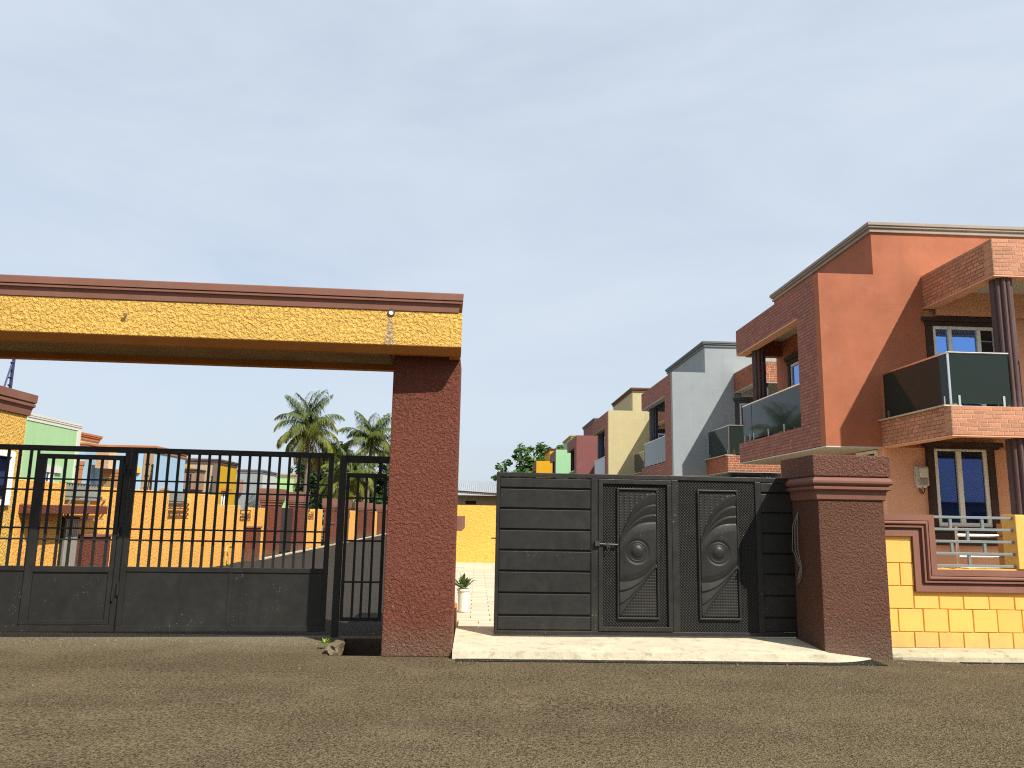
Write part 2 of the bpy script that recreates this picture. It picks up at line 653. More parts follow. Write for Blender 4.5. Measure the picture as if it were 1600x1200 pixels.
def brick_panel(parent, fc, u0, u1, z0, z1, mat, single=False, limit=None):
    """single: each brick its own part; else one joined part of real bricks"""
    if single:
        me = unit_brick(mat)
        for a, b, c, d in brick_rects(u0, u1, z0, z1):
            o = inst(me, 'brick', parent, fc.at((a + b) / 2, 0.002, (c + d) / 2), (0, 0, fc.rot), (b - a, 1, d - c))
            if fc.kind == 'left':
                o.rotation_euler = (0, 0, -PI / 2)
        return
    m = MB()
    for a, b, c, d in brick_rects(u0, u1, z0, z1):
        k = 0.002 + 0.002 * rnd.random()
        i = len(m.v)
        m.v += [fc.at(*q) for q in ((a, 0, c), (b, 0, c), (b, 0, d), (a, 0, d), (a, k, c), (b, k, c), (b, k, d), (a, k, d))]
        fs = ((4, 5, 6, 7), (0, 1, 5, 4), (1, 2, 6, 5), (2, 3, 7, 6), (3, 0, 4, 7))
        m.f += [tuple(i + q for q in (f if fc.kind != 'left' else f[::-1])) for f in fs]
    stuff(m.build('brick_cladding', mat, parent))


def cornice_profile(m, x0, x1, y0, y1, z0, z1, s=1.0):
    h = z1 - z0
    m.sqprof(x0, x1, y0, y1, [(0.005, z0), (0.035 * s, z0), (0.035 * s, z0 + h * 0.30), (0.02 * s, z0 + h * 0.33), (0.02 * s, z0 + h * 0.40), (0.065 * s, z0 + h * 0.46), (0.065 * s, z0 + h * 0.62), (0.05 * s, z0 + h * 0.66), (0.085 * s, z0 + h * 0.70), (0.085 * s, z1)])


# ------------------------------------------------------------------ ground, road, street, yard
HX0, HX1, HY0, HY1 = -1.66, -1.075, 9.30, 10.55      # drain pit beside the arch pillar


def sheet(name, mat, rects, z=0.0, cut=None):
    m = MB()
    for x0, x1, y0, y1 in rects:
        m.quad((x0, y0, z), (x1, y0, z), (x1, y1, z), (x0, y1, z))
    return struct(m.build(name, mat))


def gs(x, y):
    """gentle unevenness of the road in front of the gates"""
    return 0.012 * noise.noise(Vector((x * 0.7, y * 0.9, 0))) if 2 < y < 9.0 and -14 < x < 14 else 0.0


road = MB()
NX, NY = 56, 14
for i in range(NX):
    for j in range(NY):
        xs = [-14 + 28 * (i + k) / NX for k in (0, 1)]
        ys = [2 + 7 * (j + k) / NY for k in (0, 1)]
        road.quad(*[(x, y, gs(x, y)) for x, y in ((xs[0], ys[0]), (xs[1], ys[0]), (xs[1], ys[1]), (xs[0], ys[1]))])
for x0, x1, y0, y1 in ((-90, -14, -60, 9), (14, 90, -60, 9), (-14, 14, -60, 2), (-90, 90, 9.0, HY0), (-90, HX0, HY0, HY1), (HX1, 90, HY0, HY1), (-90, 90, HY1, 10.75)):
    road.quad((x0, y0, 0), (x1, y0, 0), (x1, y1, 0), (x0, y1, 0))
struct(road.build('road', asphalt))
sheet('street', asphalt2, [(-9.5, -1.0, 10.75, 96)])
sheet('yard_ground', joint, [(-1.0, 60, 10.75, 27.2)])
soilm = MB()
soilm.quad((-600, -500, -0.42), (600, -500, -0.42), (600, 900, -0.42), (-600, 900, -0.42))
struct(soilm.build('ground', soil))

pit = MB()
pit.quad((HX0, HY0, -0.38), (HX1, HY0, -0.38), (HX1, HY1, -0.38), (HX0, HY1, -0.38))
pit.quad((HX0, HY0, -0.38), (HX0, HY1, -0.38), (HX0, HY1, -0.001), (HX0, HY0, -0.001))
pit.quad((HX1, HY1, -0.38), (HX1, HY0, -0.38), (HX1, HY0, -0.001), (HX1, HY1, -0.001))
pit.quad((HX0, HY1, -0.38), (HX1, HY1, -0.38), (HX1, HY1, -0.001), (HX0, HY1, -0.001))
pit.quad((HX1, HY0, -0.38), (HX0, HY0, -0.38), (HX0, HY0, -0.001), (HX1, HY0, -0.001))
struct(pit.build('drain_pit', m_concrete('dark_concrete', (0.10, 0.075, 0.05), (0.04, 0.03, 0.02))))  # whole pit in one dark concrete tone

# concrete apron under the sliding gate, with a softened sloping left and right end
ap = MB()
N = 60
top, low = [], []
for i in range(N + 1):
    x = -0.24 + 4.98 * i / N
    e = max(0.0, (x - 4.1) / 0.64)
    yf = 9.16 + 0.018 * noise.noise(Vector((x * 3, 0, 0))) + 0.26 * e * e
    zt = 0.085 + 0.004 * noise.noise(Vector((x * 2, 5, 0))) - 0.075 * e
    top.append((x, yf + 0.03, zt))
    low.append((x, yf, -0.05))
for i in range(N):
    a, b = top[i], top[i + 1]
    yb = 10.74 if a[0] < 4.13 else 9.415
    ap.quad(low[i], low[i + 1], b, a)
    ap.quad(a, b, (b[0], max(yb, b[1]), b[2] + 0.045 * (yb > 10)), (a[0], max(yb, a[1]), a[2] + 0.045 * (yb > 10)))
a = top[0]
ap.quad((a[0], 10.74, -0.05), low[0], a, (a[0], 10.74, a[2] + 0.045))
struct(ap.build('concrete_apron', concrete))
tr = MB()
for i in range(N):
    x0, x1 = -0.2 + 4.9 * i / N, -0.2 + 4.9 * (i + 1) / N
    f = [9.02 + 0.025 * noise.noise(Vector((x * 2.4, 9, 0))) for x in (x0, x1)]
    tr.quad((x0, f[0], 0.006), (x1, f[1], 0.006), (x1, 9.40, 0.006), (x0, 9.40, 0.006))
for i in range(40):
    x0, x1 = 5.7 + 8 * i / 40, 5.7 + 8 * (i + 1) / 40
    f = [9.23 - 0.05 * abs(noise.noise(Vector((x * 1.7, 3, 0)))) for x in (x0, x1)]
    tr.quad((x0, f[0], 0.006), (x1, f[1], 0.006), (x1, 9.40, 0.006), (x0, 9.40, 0.006))
struct(tr.build('tar_edge', tar))

kb = MB()
N = 80
prev = None
for i in range(N + 1):
    x = 4.976 + 9 * i / N
    j = 0.02 * noise.noise(Vector((x * 4, 1, 0)))
    e = max(0.0, 1 - i / 7.0)
    row = [(x, 9.27 + j + 0.15 * e, -0.05), (x, 9.30 + j + 0.13 * e, 0.055 - 0.03 * e), (x, 9.43 + j * 0.5, 0.095 - 0.03 * e), (x, 9.74, 0.10)]
    if prev:
        for k in range(3):
            kb.quad(prev[k], row[k], row[k + 1], prev[k + 1])
    prev = row
kb.quad(kb.v[0], kb.v[3], kb.v[2], kb.v[1])
struct(kb.build('kerb', kerb_conc))

gv = MB()
gr_ = random.Random(4)
for k in range(360):
    m_ = gr_.random()
    if m_ < 0.40: x, y = gr_.uniform(-0.3, 4.7), 9.12 - abs(gr_.gauss(0, 0.06))
    elif m_ < 0.62: x, y = gr_.uniform(4.9, 8.0), 9.24 - abs(gr_.gauss(0, 0.06))
    elif m_ < 0.93: x, y = gr_.uniform(-6.2, -1.8), 10.28 - abs(gr_.gauss(0, 0.25))
    else: x, y = gr_.uniform(-6, 7), gr_.uniform(5, 9)
    r = gr_.uniform(0.004, 0.011)
    z = gs(x, y)
    p = [(x + r * math.cos(a) * gr_.uniform(.7, 1.2), y + r * math.sin(a) * gr_.uniform(.7, 1.2)) for a in (0.3, 1.4, 2.6, 3.8, 5.2)]
    t_ = [(x + (a - x) * 0.55, y + (b - y) * 0.55, z + r * gr_.uniform(0.7, 1.1)) for a, b in p]
    for q in range(5):
        w = (q + 1) % 5
        gv.quad((*p[q], z), (*p[w], z), t_[w], t_[q])
    gv.quad(*t_)
stuff(gv.build('gravel', m_concrete('grit_stone', (0.30, 0.25, 0.17), (0.2, 0.16, 0.11))))

# pavers of the yard behind the sliding gate, one by one where they can be seen
yard = bpy.data.objects['yard_ground']
pm = MB().box(-0.5, 0.5, -0.5, 0.5, 0.0, 0.02)
pme = pm.mesh('paving_tile')
pme.materials.append(paver)
row = 0
y = 10.77
while y < 27.0:
    dd = 0.30
    off = 0.0 if row % 2 else 0.3
    xl = -0.24 if y < 12.1 else -0.96
    x = xl + off - 0.6
    while x < 1.75:
        a, b = max(x, xl), min(x + 0.6, 1.75)
        if b - a > 0.06:
            inst(pme, 'paving_tile', yard, ((a + b) / 2, y + dd / 2, 0.0), (0, 0, rnd.uniform(-0.004, 0.004)), (b - a - 0.014, dd - 0.014, 1 + 0.25 * rnd.random()))
        x += 0.6
    y += dd
    row += 1
rest = MB()
for i in range(56):
    for j in range(21):
        rest.box(1.76 + 0.6 * j + 0.007, 1.76 + 0.6 * (j + 1) - 0.007, 10.77 + 0.29 * i + 0.006, 10.77 + 0.29 * (i + 1) - 0.006, 0.0, 0.02)
stuff(rest.build('paving', paver, yard))

# ------------------------------------------------------------------ entrance arch
arch = thing('entrance_arch', 'yellow and brown concrete gateway arch spanning the black double gate', 'gateway')
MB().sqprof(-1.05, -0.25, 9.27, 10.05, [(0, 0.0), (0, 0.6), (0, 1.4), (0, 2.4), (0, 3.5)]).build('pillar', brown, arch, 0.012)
MB().sqprof(-8.35, -7.55, 8.95, 9.75, [(0, 0.0), (0, 3.5)]).build('pillar', brown, arch, 0.012)
ang = math.atan2(0.23, 5.19)
bm = bpy.data.objects.new('beam', None)


def rot_part(mb, name, mat, bevel=0.0):
    o = mb.build(name, mat, arch, bevel)
    o.location = (-0.232, 8.93, -0.008)
    o.rotation_euler = (0, 0, ang)
    return o


L = -8.2
LIP = MB()
LIP.v = [(x, y, z) for x in (L, 0) for y, z in ((0.004, 3.544), (0.085, 3.457), (0.168, 3.457), (0.168, 3.544))]
LIP.f = [(0, 4, 5, 1), (1, 5, 6, 2), (2, 6, 7, 3), (3, 7, 4, 0), (0, 1, 2, 3), (7, 6, 5, 4)]
rot_part(B(L, 0, 0.0, 1.28, 3.545, 3.96), 'beam', yellow_beam, 0.01)
rot_part(LIP.box(L, -0.83, 1.14, 1.276, 3.455, 3.545).box(-0.14, -0.004, 0.17, 0.335, 3.455, 3.545), 'beam_lip', beam_lip, 0.006)
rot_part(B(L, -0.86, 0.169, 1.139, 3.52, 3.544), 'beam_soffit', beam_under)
cn = MB().sqprof(L, -0.055, 0.0, 1.28, [(0.0, 3.955), (0.012, 3.96), (0.02, 4.03), (0.026, 4.052), (0.026, 4.056), (0.05, 4.06), (0.052, 4.082), (0.034, 4.086), (0.034, 4.092), (0.06, 4.096), (0.064, 4.168), (0.062, 4.178)])
rot_part(cn, 'coping', mould)
nl = MB().tube([(-4.034, 8.72, 3.77), (-4.036, 8.675, 3.768)], 0.010, 8)
nl.v = [(x, y - 0.03, z) for x, y, z in nl.v]
nail = nl.box(-4.055, -4.015, 8.633, 8.645, 3.752, 3.785).build('fixing_bolt', m_plain('rusty_iron', (0.2, 0.12, 0.08), 0.7), None)
nail.location = (0, 0.085, 0)
tag(nail, 'small bolt sticking out of the yellow arch beam', 'bolt')
pipe = thing('drain_pipe', 'short white pipe end at the top of the yellow arch beam', 'pipe', (-1.06, 8.889, 3.925))
m = MB()
n = 20
for rr, yy in ((0.042, 0.02), (0.042, -0.012), (0.03, -0.012), (0.03, 0.008)):
    for k in range(n):
        m.v.append((rr * math.cos(2 * PI * k / n), yy, rr * math.sin(2 * PI * k / n)))
for q in range(3):
    for k in range(n):
        m.f.append((q * n + k, q * n + (k + 1) % n, (q + 1) * n + (k + 1) % n, (q + 1) * n + k))
m.build('rim', m_plain('dark_ring', (0.06, 0.04, 0.035), 0.6), pipe)
MB().tube([(0.0, -0.002, 0.0), (0.0, 0.02, 0.0)], 0.0295, 16).build('bore', m_plain('white_plastic', (0.8, 0.8, 0.8), 0.5), pipe)

# low wall with brown coping behind the arch pillar
lw = thing('low_side_wall', 'low yellow wall with brown coping behind the arch pillar', 'wall', (-0.9, 10.06, 0))
B(0, 0.60, 0.0, 2.0, -0.02, 1.40).build('wall', yellow_wall, lw, 0.006)
B(-0.05, 0.72, 0.02, 2.06, 1.402, 1.59).build('coping', mould, lw, 0.01)
B(0.602, 0.64, 0.9, 2.0, 0.0, 0.30).build('plinth', beam_lip, lw, 0.006)

# broken lump of concrete at the pit's edge, and a weed
lump = MB()
for i in range(7):
    for j in range(7):
        x, y = -1.80 + 0.17 * i / 6, 9.28 + 0.42 * j / 6
lump = bmesh.new()
bmesh.ops.create_icosphere(lump, subdivisions=3, radius=1.0)
for v in lump.verts:
    d = 1 + 0.28 * noise.noise(v.co * 1.6) + 0.1 * noise.noise(v.co * 5)
    c = Vector((max(-.72, min(.72, v.co.x)), max(-.72, min(.72, v.co.y)), max(-.72, min(.72, v.co.z))))
    v.co = Vector((c.x * 0.10 * d, c.y * 0.34 * d, c.z * 0.10 * d))
me = bpy.data.meshes.new('concrete_lump')
lump.to_mesh(me)
me.materials.append(m_concrete('broken_concrete', (0.20, 0.16, 0.095), (0.09, 0.065, 0.035)))
lo = bpy.data.objects.new('concrete_lump', me)
C.objects.link(lo)
lo.location = (-1.62, 9.62, 0.02)
tag(lo, 'broken lump of concrete by the drain at the arch pillar foot', 'concrete lump')

# ------------------------------------------------------------------ right gate pillar
gp = thing('gate_pillar', 'dark brown rough gate pillar with a moulded cap beside the sliding gate', 'pillar', (4.155, 9.42, 0))
W_, D_ = 0.82, 0.86
MB().sqprof(0, W_, 0, D_, [(0, -0.02), (0, 0.7), (0, 1.3), (0, 1.86)]).build('shaft', brown2, gp, 0.012)
mp_ = [(0.005, 1.86), (0.02, 1.875), (0.028, 1.97), (0.055, 1.985), (0.072, 1.995), (0.072, 2.02), (0.05, 2.03), (0.05, 2.04), (0.075, 2.05), (0.088, 2.07), (0.088, 2.095), (0.07, 2.115), (0.06, 2.13), (0.05, 2.145)]
MB().sqprof(0, W_, 0, D_, mp_).build('moulding', m_paint('dark_moulding', (0.25, 0.112, 0.077), 0.1, 0.3), gp)
MB().sqprof(0, W_, 0, D_, [(0.07, 2.147), (0.075, 2.28), (0.078, 2.41)]).build('cap', m_stucco('cap_render', (0.27, 0.122, 0.085), (0.095, 0.04, 0.028), 30, 0.9, 0.025), gp, 0.015)
wires = MB()
for k in range(3):
    o = 0.02 * k
    wires.tube([(4.150, 10.02, 1.72), (4.11 - o, 9.97 + o, 1.55), (4.09 - o, 9.93 + 2 * o, 1.25), (4.10, 9.86 + o, 1.02), (4.12 - o, 9.95, 0.88), (4.13, 10.08 - o, 0.80 + o)], 0.004, 5)
tag(wires.build('loose_wire', grey_metal), 'loose grey wires hanging down the side of the right gate pillar', 'wire')

# ------------------------------------------------------------------ sliding gate
ga = math.atan2(0.09, 3.95)
sg = thing('sliding_gate', 'black steel sliding gate with planks and two embossed panels', 'gate', (0.245, 10.13, 0.032), ga)
sg.scale = (0.98, 1.0, 0.98)


def rod(z0, z1, s0, s1, d0=-0.03, d1=0.03):
    return B(s0, s1, d0, d1, z0, z1)


G0, G1, GL = 0.105, 2.17, 4.85
rod(2.11, G1, 0, GL).build('top_rail', black, sg, 0.006)
rod(G0, 0.155, 0, GL).build('bottom_rail', black, sg, 0.006)
rod(0.1552, 2.1098, 0, 0.045).build('stile', black, sg, 0.005)
for s0, s1 in ((1.255, 1.345), (2.335, 2.425), (3.475, 3.555), (4.79, 4.85)):
    rod(0.1552, 2.1098, s0, s1).build('stile', black, sg, 0.005)
zz = [2.108, 1.965, 1.70, 1.43, 1.165, 0.90, 0.625, 0.345, 0.157]
for s0, s1 in ((0.047, 1.253), (3.557, 4.788)):
    for a, b in zip(zz, zz[1:]):
        rod(b + 0.012, a - 0.012, s0, s1, -0.018, 0.01).build('plank', black, sg, 0.007)
    rod(0.157, 2.108, s0, s1, 0.012, 0.02).build('backing_sheet', black_plain, sg)
door = rod(0.16, 0.215, 1.35, 2.33, -0.042, 0.02).box(1.35, 2.33, -0.042, 0.02, 2.045, 2.105).box(1.35, 1.41, -0.042, 0.02, 0.2152, 2.0448).box(2.27, 2.33, -0.042, 0.02, 0.2152, 2.0448).build('wicket_door', black, sg, 0.005)
PU0, PU1, PV0, PV1 = 0.0, 0.50, 0.34, 1.96


def panel_height(u, v):
    """embossed leaf-and-eye pattern; u 0..1 across, v 0..1 downwards"""
    arcs_t = [0.02 + (0.42 - 0.02) * (1 - u) ** 2.0 * (1 - 0.25 * u), 0.115 + 0.31 * (1 - u) ** 2.2, 0.195 + 0.235 * (1 - u) ** 2.4, 0.255 + 0.18 * (1 - u) ** 3.0]
    arcs_b = [0.725 - 0.15 * u ** 2.6 + 0.0 * u, 0.80 - 0.21 * u ** 1.9, 0.905 - 0.32 * u ** 1.35, 1.00 - 0.40 * u ** 1.0]
    if v < arcs_t[0]:
        hx = math.sin(2 * PI * u * 7 + (PI if int(v * 44) % 2 else 0)) * math.sin(2 * PI * v * 22)
        return 0.004 + 0.007 * max(0, hx)
    if v > arcs_b[3] and v > 0.62:
        hx = math.sin(2 * PI * u * 7 + (PI if int(v * 44) % 2 else 0)) * math.sin(2 * PI * v * 22)
        return 0.002 + 0.008 * max(0, abs(hx))
    for k in range(3):
        if v < arcs_t[k + 1]:
            t = (v - arcs_t[k]) / max(1e-4, arcs_t[k + 1] - arcs_t[k])
            return 0.010 + 0.024 * (1 - t) ** 0.8
    for k in (2, 1, 0):
        if v > arcs_b[k]:
            t = (v - arcs_b[k]) / max(1e-4, arcs_b[k + 1] - arcs_b[k])
            return 0.008 + 0.024 * min(1, 0.05 + t) ** 0.9
    # smooth centre with the round boss
    du, dv = (u - 0.48) * 0.50, (v - 0.49) * 1.62
    r = math.hypot(du, dv)
    top, bot = arcs_t[3], arcs_b[0]
    e = min(1, (v - top) / 0.06) * min(1, (bot - v) / 0.05)
    base = 0.012 + 0.026 * math.sqrt(max(0, e)) * (0.75 + 0.25 * math.sin(PI * min(1, max(0, u))))
    if r < 0.082:
        return base - 0.012 + 0.034 * math.sqrt(max(0, 1 - (r / 0.085) ** 2))
    if r < 0.142:
        q = (r - 0.082) / 0.06
        return base - 0.012 + 0.010 * abs(math.sin(q * PI * 2.2)) * (1 - 0.3 * q)
    if r < 0.17:
        return base - 0.012 * (0.17 - r) / 0.028
    return base


NU, NV = 90, 270
pmesh = MB()
for j in range(NV + 1):
    for i in range(NU + 1):
        u, v = i / NU, j / NV
        h = sum(panel_height(min(1, max(0, u + a / NU)), min(1, max(0, v + b / NV))) for a in (-.55, 0, .55) for b in (-.7, 0, .7)) / 9
        if i in (0, NU) or j in (0, NV): h = 0.0
        pmesh.v.append((u * 0.50, -h, (1 - v) * 1.62))
for j in range(NV):
    for i in range(NU):
        a = j * (NU + 1) + i
        pmesh.f.append((a, a + NU + 1, a + NU + 2, a + 1))
pme2 = pmesh.mesh('embossed_panel')
pme2.materials.append(black)
pme2.polygons.foreach_set('use_smooth', [True] * len(pme2.polygons))
for par, s0, s1, px in ((door, 1.411, 2.269, 1.625), (sg, 2.426, 3.474, 2.71)):
    z0, z1 = (0.216, 2.044) if par is door else (0.156, 2.109)
    sh = B(s0, s1, -0.012, 0.008, z0, z1).build('studded_sheet', black_studs, par)
    fr = MB()
    q = 0.028
    for a in ((px - q, px + 0.50 + q, 1.965, 1.965 + q), (px - q, px + 0.50 + q, 0.34 - q - 0.005, 0.335), (px - q, px - 0.001, 0.3355, 1.9645), (px + 0.501, px + 0.50 + q, 0.3355, 1.9645)):
        fr.box(a[0], a[1], -0.040, -0.0125, a[2], a[3])
    fr.build('panel_frame', black, par, 0.008)
    inst(pme2, 'embossed_panel', par, (px, -0.0125, 0.342))
lt = MB().tube([(1.30, -0.055, 1.262), (1.60, -0.055, 1.255)], 0.011, 8)
lt.box(1.30, 1.36, -0.07, -0.031, 1.235, 1.295).box(1.45, 1.48, -0.068, -0.043, 1.24, 1.28)
lt.tube([(1.47, -0.075, 1.24), (1.455, -0.08, 1.20), (1.475, -0.08, 1.175), (1.49, -0.08, 1.20), (1.475, -0.075, 1.24)], 0.005, 6)
lt.build('latch', m_plain('worn_latch_steel', (0.05, 0.05, 0.047), 0.4, 0.3), sg)
MB().tube([(-0.06, 0.0, 1.31), (0.0, 0.0, 1.31)], 0.008, 6).build('bolt_tongue', black_plain, sg)

# ------------------------------------------------------------------ black double gate under the arch
la = math.atan2(0.35, 3.95)
SEAM = (-4.54, 10.42, 0.0)


def bars_between(par, xs, z0, z1, w=0.034, d=0.018):
    me = MB().box(-w / 2, w / 2, -d / 2, d / 2, 0, z1 - z0).mesh('bar')
    me.materials.append(black_plain)
    for x in xs:
        inst(me, 'bar', par, (x, 0, z0))


def leaf(name, label, w, sgn):
    g = thing(name, label, 'gate', SEAM, la, 'leaves of the black double gate')
    x0, x1 = (0.008, w) if sgn > 0 else (-w, -0.008)
    B(x0, x1, -0.03, 0.03, 2.325, 2.395).build('top_rail', black_plain, g, 0.005)
    B(x0, x1, -0.03, 0.03, 0.07, 0.145).build('bottom_rail', black, g, 0.005)
    for a, b in ((x0, x0 + 0.065), (x1 - 0.065, x1)):
        B(a, b, -0.03, 0.03, 0.1452, 2.3248).build('stile', black_plain, g, 0.005)
    return g, x0 + 0.066, x1 - 0.066


gb, a, b = leaf('gate_leaf', 'black barred gate leaf nearest the arch pillar, solid lower sheet without a wicket', 2.60, 1)
B(a, b, -0.026, 0.026, 0.81, 0.87).build('middle_rail', black_plain, gb, 0.004)
B(a, 1.36, -0.012, 0.0, 0.1454, 0.8098).build('lower_sheet', black, gb)
B(1.365, b, -0.010, 0.0, 0.1454, 0.8098).build('lower_sheet', black, gb)
B(1.345, 1.395, -0.020, -0.0125, 0.1454, 0.8098).build('cover_strip', black, gb, 0.002)
bars_between(gb, [a + (b - a) * k / 19 for k in range(1, 19)], 0.87, 2.325)
for z in (1.205, 1.345, 1.825, 1.965):
    B(a, b, -0.0205, -0.0095, z - 0.011, z + 0.011).build('cross_bar', black_plain, gb)
MB().tube([(0.0, -0.045, 0.52), (0.0, -0.045, 0.68)], 0.016, 8).build('hinge', black, gb)
MB().tube([(0.0, -0.045, 2.02), (0.0, -0.045, 2.12)], 0.014, 8).build('hinge', black_plain, gb)

gl, a, b = leaf('gate_leaf', 'black barred gate leaf that has a framed wicket door in it', 2.62, -1)
wx0, wx1 = -1.13, -0.076
wd = B(wx0, wx1, -0.045, 0.015, 2.225, 2.285).box(wx0, wx0 + 0.10, -0.045, 0.015, 0.16, 2.2248).box(wx1 - 0.055, wx1, -0.045, 0.015, 0.16, 2.2248).box(wx0 + 0.1002, wx1 - 0.0552, -0.045, 0.015, 0.80, 0.87).box(wx0 + 0.1002, wx1 - 0.0552, -0.045, 0.015, 0.16, 0.215).build('wicket_door', black_plain, gl, 0.004)
ix0, ix1 = wx0 + 0.101, wx1 - 0.056
B(ix0, ix1, -0.025, -0.01, 0.2152, 0.7998).build('lower_sheet', black, wd)
bars_between(wd, [ix0 + (ix1 - ix0) * (k + 0.5) / 6 for k in range(6)], 0.87, 2.225)
for z in (1.205, 1.345, 1.825, 1.965):
    B(ix0, ix1, -0.0215, -0.0095, z - 0.011, z + 0.011).build('cross_bar', black_plain, wd)
B(a, wx0 - 0.004, -0.026, 0.026, 0.81, 0.87).build('middle_rail', black_plain, gl, 0.004)
B(a, wx0 - 0.004, -0.012, 0.0, 0.1454, 0.8098).build('lower_sheet', black, gl)
bars_between(gl, [wx0 - 0.10 - 0.135 * k for k in range(10)], 0.87, 2.325)
B(wx0 - 0.024, wx0 - 0.004, -0.022, 0.022, 0.8702, 2.3248).build('stile', black_plain, gl)
for z in (1.205, 1.345, 1.825, 1.965):
    B(a, wx0 - 0.025, -0.0205, -0.0095, z - 0.011, z + 0.011).build('cross_bar', black_plain, gl)
for k in range(3):
    MB().tube([(wx1 + 0.02, -0.05, 0.45 + 0.8 * k), (wx1 + 0.02, -0.05, 0.57 + 0.8 * k)], 0.014, 8).build('hinge', black, gl)

sd = thing('side_gate', 'narrow black pedestrian gate with a post between double gate and arch pillar', 'gate', (-1.87, 10.66, 0), math.atan2(0.06, 0.67))
B(0, 0.092, -0.045, 0.045, -0.05, 2.37).build('post', black, sd, 0.006)
B(0.093, 0.95, -0.04, 0.04, 2.275, 2.37).build('top_rail', black_plain, sd, 0.005)
B(0.52, 0.565, -0.02, 0.02, 2.135, 2.2748).build('stub', black_plain, sd)
inn = B(0.10, 0.64, -0.02, 0.02, 2.075, 2.134).box(0.595, 0.64, -0.02, 0.02, 0.20, 2.0748).box(0.10, 0.14, -0.02, 0.02, 0.20, 2.0748).box(0.1402, 0.5948, -0.02, 0.02, 0.20, 0.25).build('gate_frame', black_plain, sd, 0.003)
bars_between(inn, [0.14 + 0.455 * k / 4 for k in range(1, 4)], 0.25, 2.075, 0.032)
for z in (0.70, 1.235, 1.80):
    B(0.1402, 0.5948, -0.0205, -0.0095, z - 0.012, z + 0.012).build('cross_bar', black_plain, inn)

# ------------------------------------------------------------------ right boundary wall of yellow blocks
bw = thing('boundary_wall', 'yellow block wall with stepped brown moulding and a grey rail in its opening', 'wall', (0, 9.70, 0))
XR = 13.5
B(4.99, 5.68, 0.012, 0.24, 0.06, 1.66).build('wall', yellow_smooth, bw)
B(5.682, XR, 0.012, 0.24, 0.06, 1.02).build('wall', yellow_smooth, bw)
rows = [(0.095, 0.285, 5.41), (0.285, 0.56, 5.22), (0.56, 0.835, 5.43), (0.835, 1.11, 5.275), (1.11, 1.39, 5.47), (1.39, 1.50, 5.47)]
ub = MB()
i_ = 0.0
ub.v = [(-.5, 0.012, -.5), (.5, 0.012, -.5), (.5, 0.012, .5), (-.5, 0.012, .5), (-.5, -0.002, -.5), (.5, -0.002, -.5), (.5, -0.002, .5), (-.5, -0.002, .5)]
for q in range(4, 8):
    x, y, z = ub.v[q]
    ub.v[q] = (x * 0.965, y, z * 0.965)
ub.f = [(4, 5, 6, 7), (0, 1, 5, 4), (1, 2, 6, 5), (2, 3, 7, 6), (3, 0, 4, 7)]
ubm = ub.mesh('wall_block')
ubm.materials.append(yellow_smooth)
for ri, (z0, z1, x0) in enumerate(rows):
    xs = [4.99, x0]
    lim = XR if ri < 3 else 5.45
    while xs[-1] < lim:
        xs.append(xs[-1] + 0.315 + rnd.uniform(-0.012, 0.012))
    for a, b in zip(xs, xs[1:]):
        b = min(b, lim)
        zt = z1
        if ri == 2 and a > 5.40: zt = 0.715
        if b - a < 0.04 or zt - z0 < 0.03: continue
        inst(ubm, 'wall_block', bw, ((a + b) / 2, rnd.uniform(-0.002, 0.002), (z0 + zt) / 2), (0, 0, 0), (b - a - 0.006 - rnd.uniform(0, 0.004), 1 + rnd.uniform(-0.2, 0.2), zt - z0 - 0.006 - rnd.uniform(0, 0.004)))
# stepped moulding: runs along the top, down the step and on along the sill
mpath = lambda o: [(4.99, 1.71 - o), (5.72 - o, 1.71 - o), (5.72 - o, 1.04 - o), (XR, 1.04 - o)]
mo = MB()
prof = [(0.0, 0.20), (0.0, -0.062), (0.074, -0.064), (0.078, -0.040), (0.084, -0.062), (0.096, -0.074), (0.112, -0.074), (0.124, -0.060), (0.130, -0.030), (0.136, -0.030), (0.138, -0.056), (0.160, -0.056), (0.163, -0.012), (0.172, -0.012), (0.200, -0.030), (0.27, -0.034), (0.275, 0.010)]
rings = []
for o, yy in prof:
    p = mpath(o)
    rings.append(len(mo.v))
    mo.v += [(x, yy, z) for x, z in p]
for a, b in zip(rings, rings[1:]):
    for k in range(3):
        mo.f.append((a + k, b + k, b + k + 1, a + k + 1))
mo.build('moulding', mould, bw)
lipm = MB()
for k in range(90):
    x0, x1 = 5.735 + 7.7 * k / 90, 5.735 + 7.7 * (k + 1) / 90
    h0 = 1.052 + 0.012 * noise.noise(Vector((k * 0.7, 0, 0)))
    lipm.box(x0, x1 + 0.0, 0.0, 0.19, 1.03, h0)
lipm.build('mortar_bed', yellow_smooth, bw)
ra = thing('wall_rail', 'grey steel rail of horizontal bars filling the opening in the yellow wall', 'railing', (0, 9.74, 0))
for z in (1.685, 1.535, 1.385, 1.235, 1.085):
    B(5.722, 6.80, -0.02, 0.02, z - 0.016, z + 0.016).build('bar', grey_metal, ra, 0.003)
for x, z in ((5.985, 1.535), (6.40, 1.535), (6.20, 1.385), (5.985, 1.235), (6.41, 1.235), (6.20, 1.085)):
    B(x - 0.016, x + 0.016, -0.015, 0.015, z + 0.0165, z + 0.1335).build('upright', grey_metal, ra)
B(6.79, 7.14, -0.03, 0.24, 1.055, 1.73).build('post', yellow_smooth, bw, 0.01)
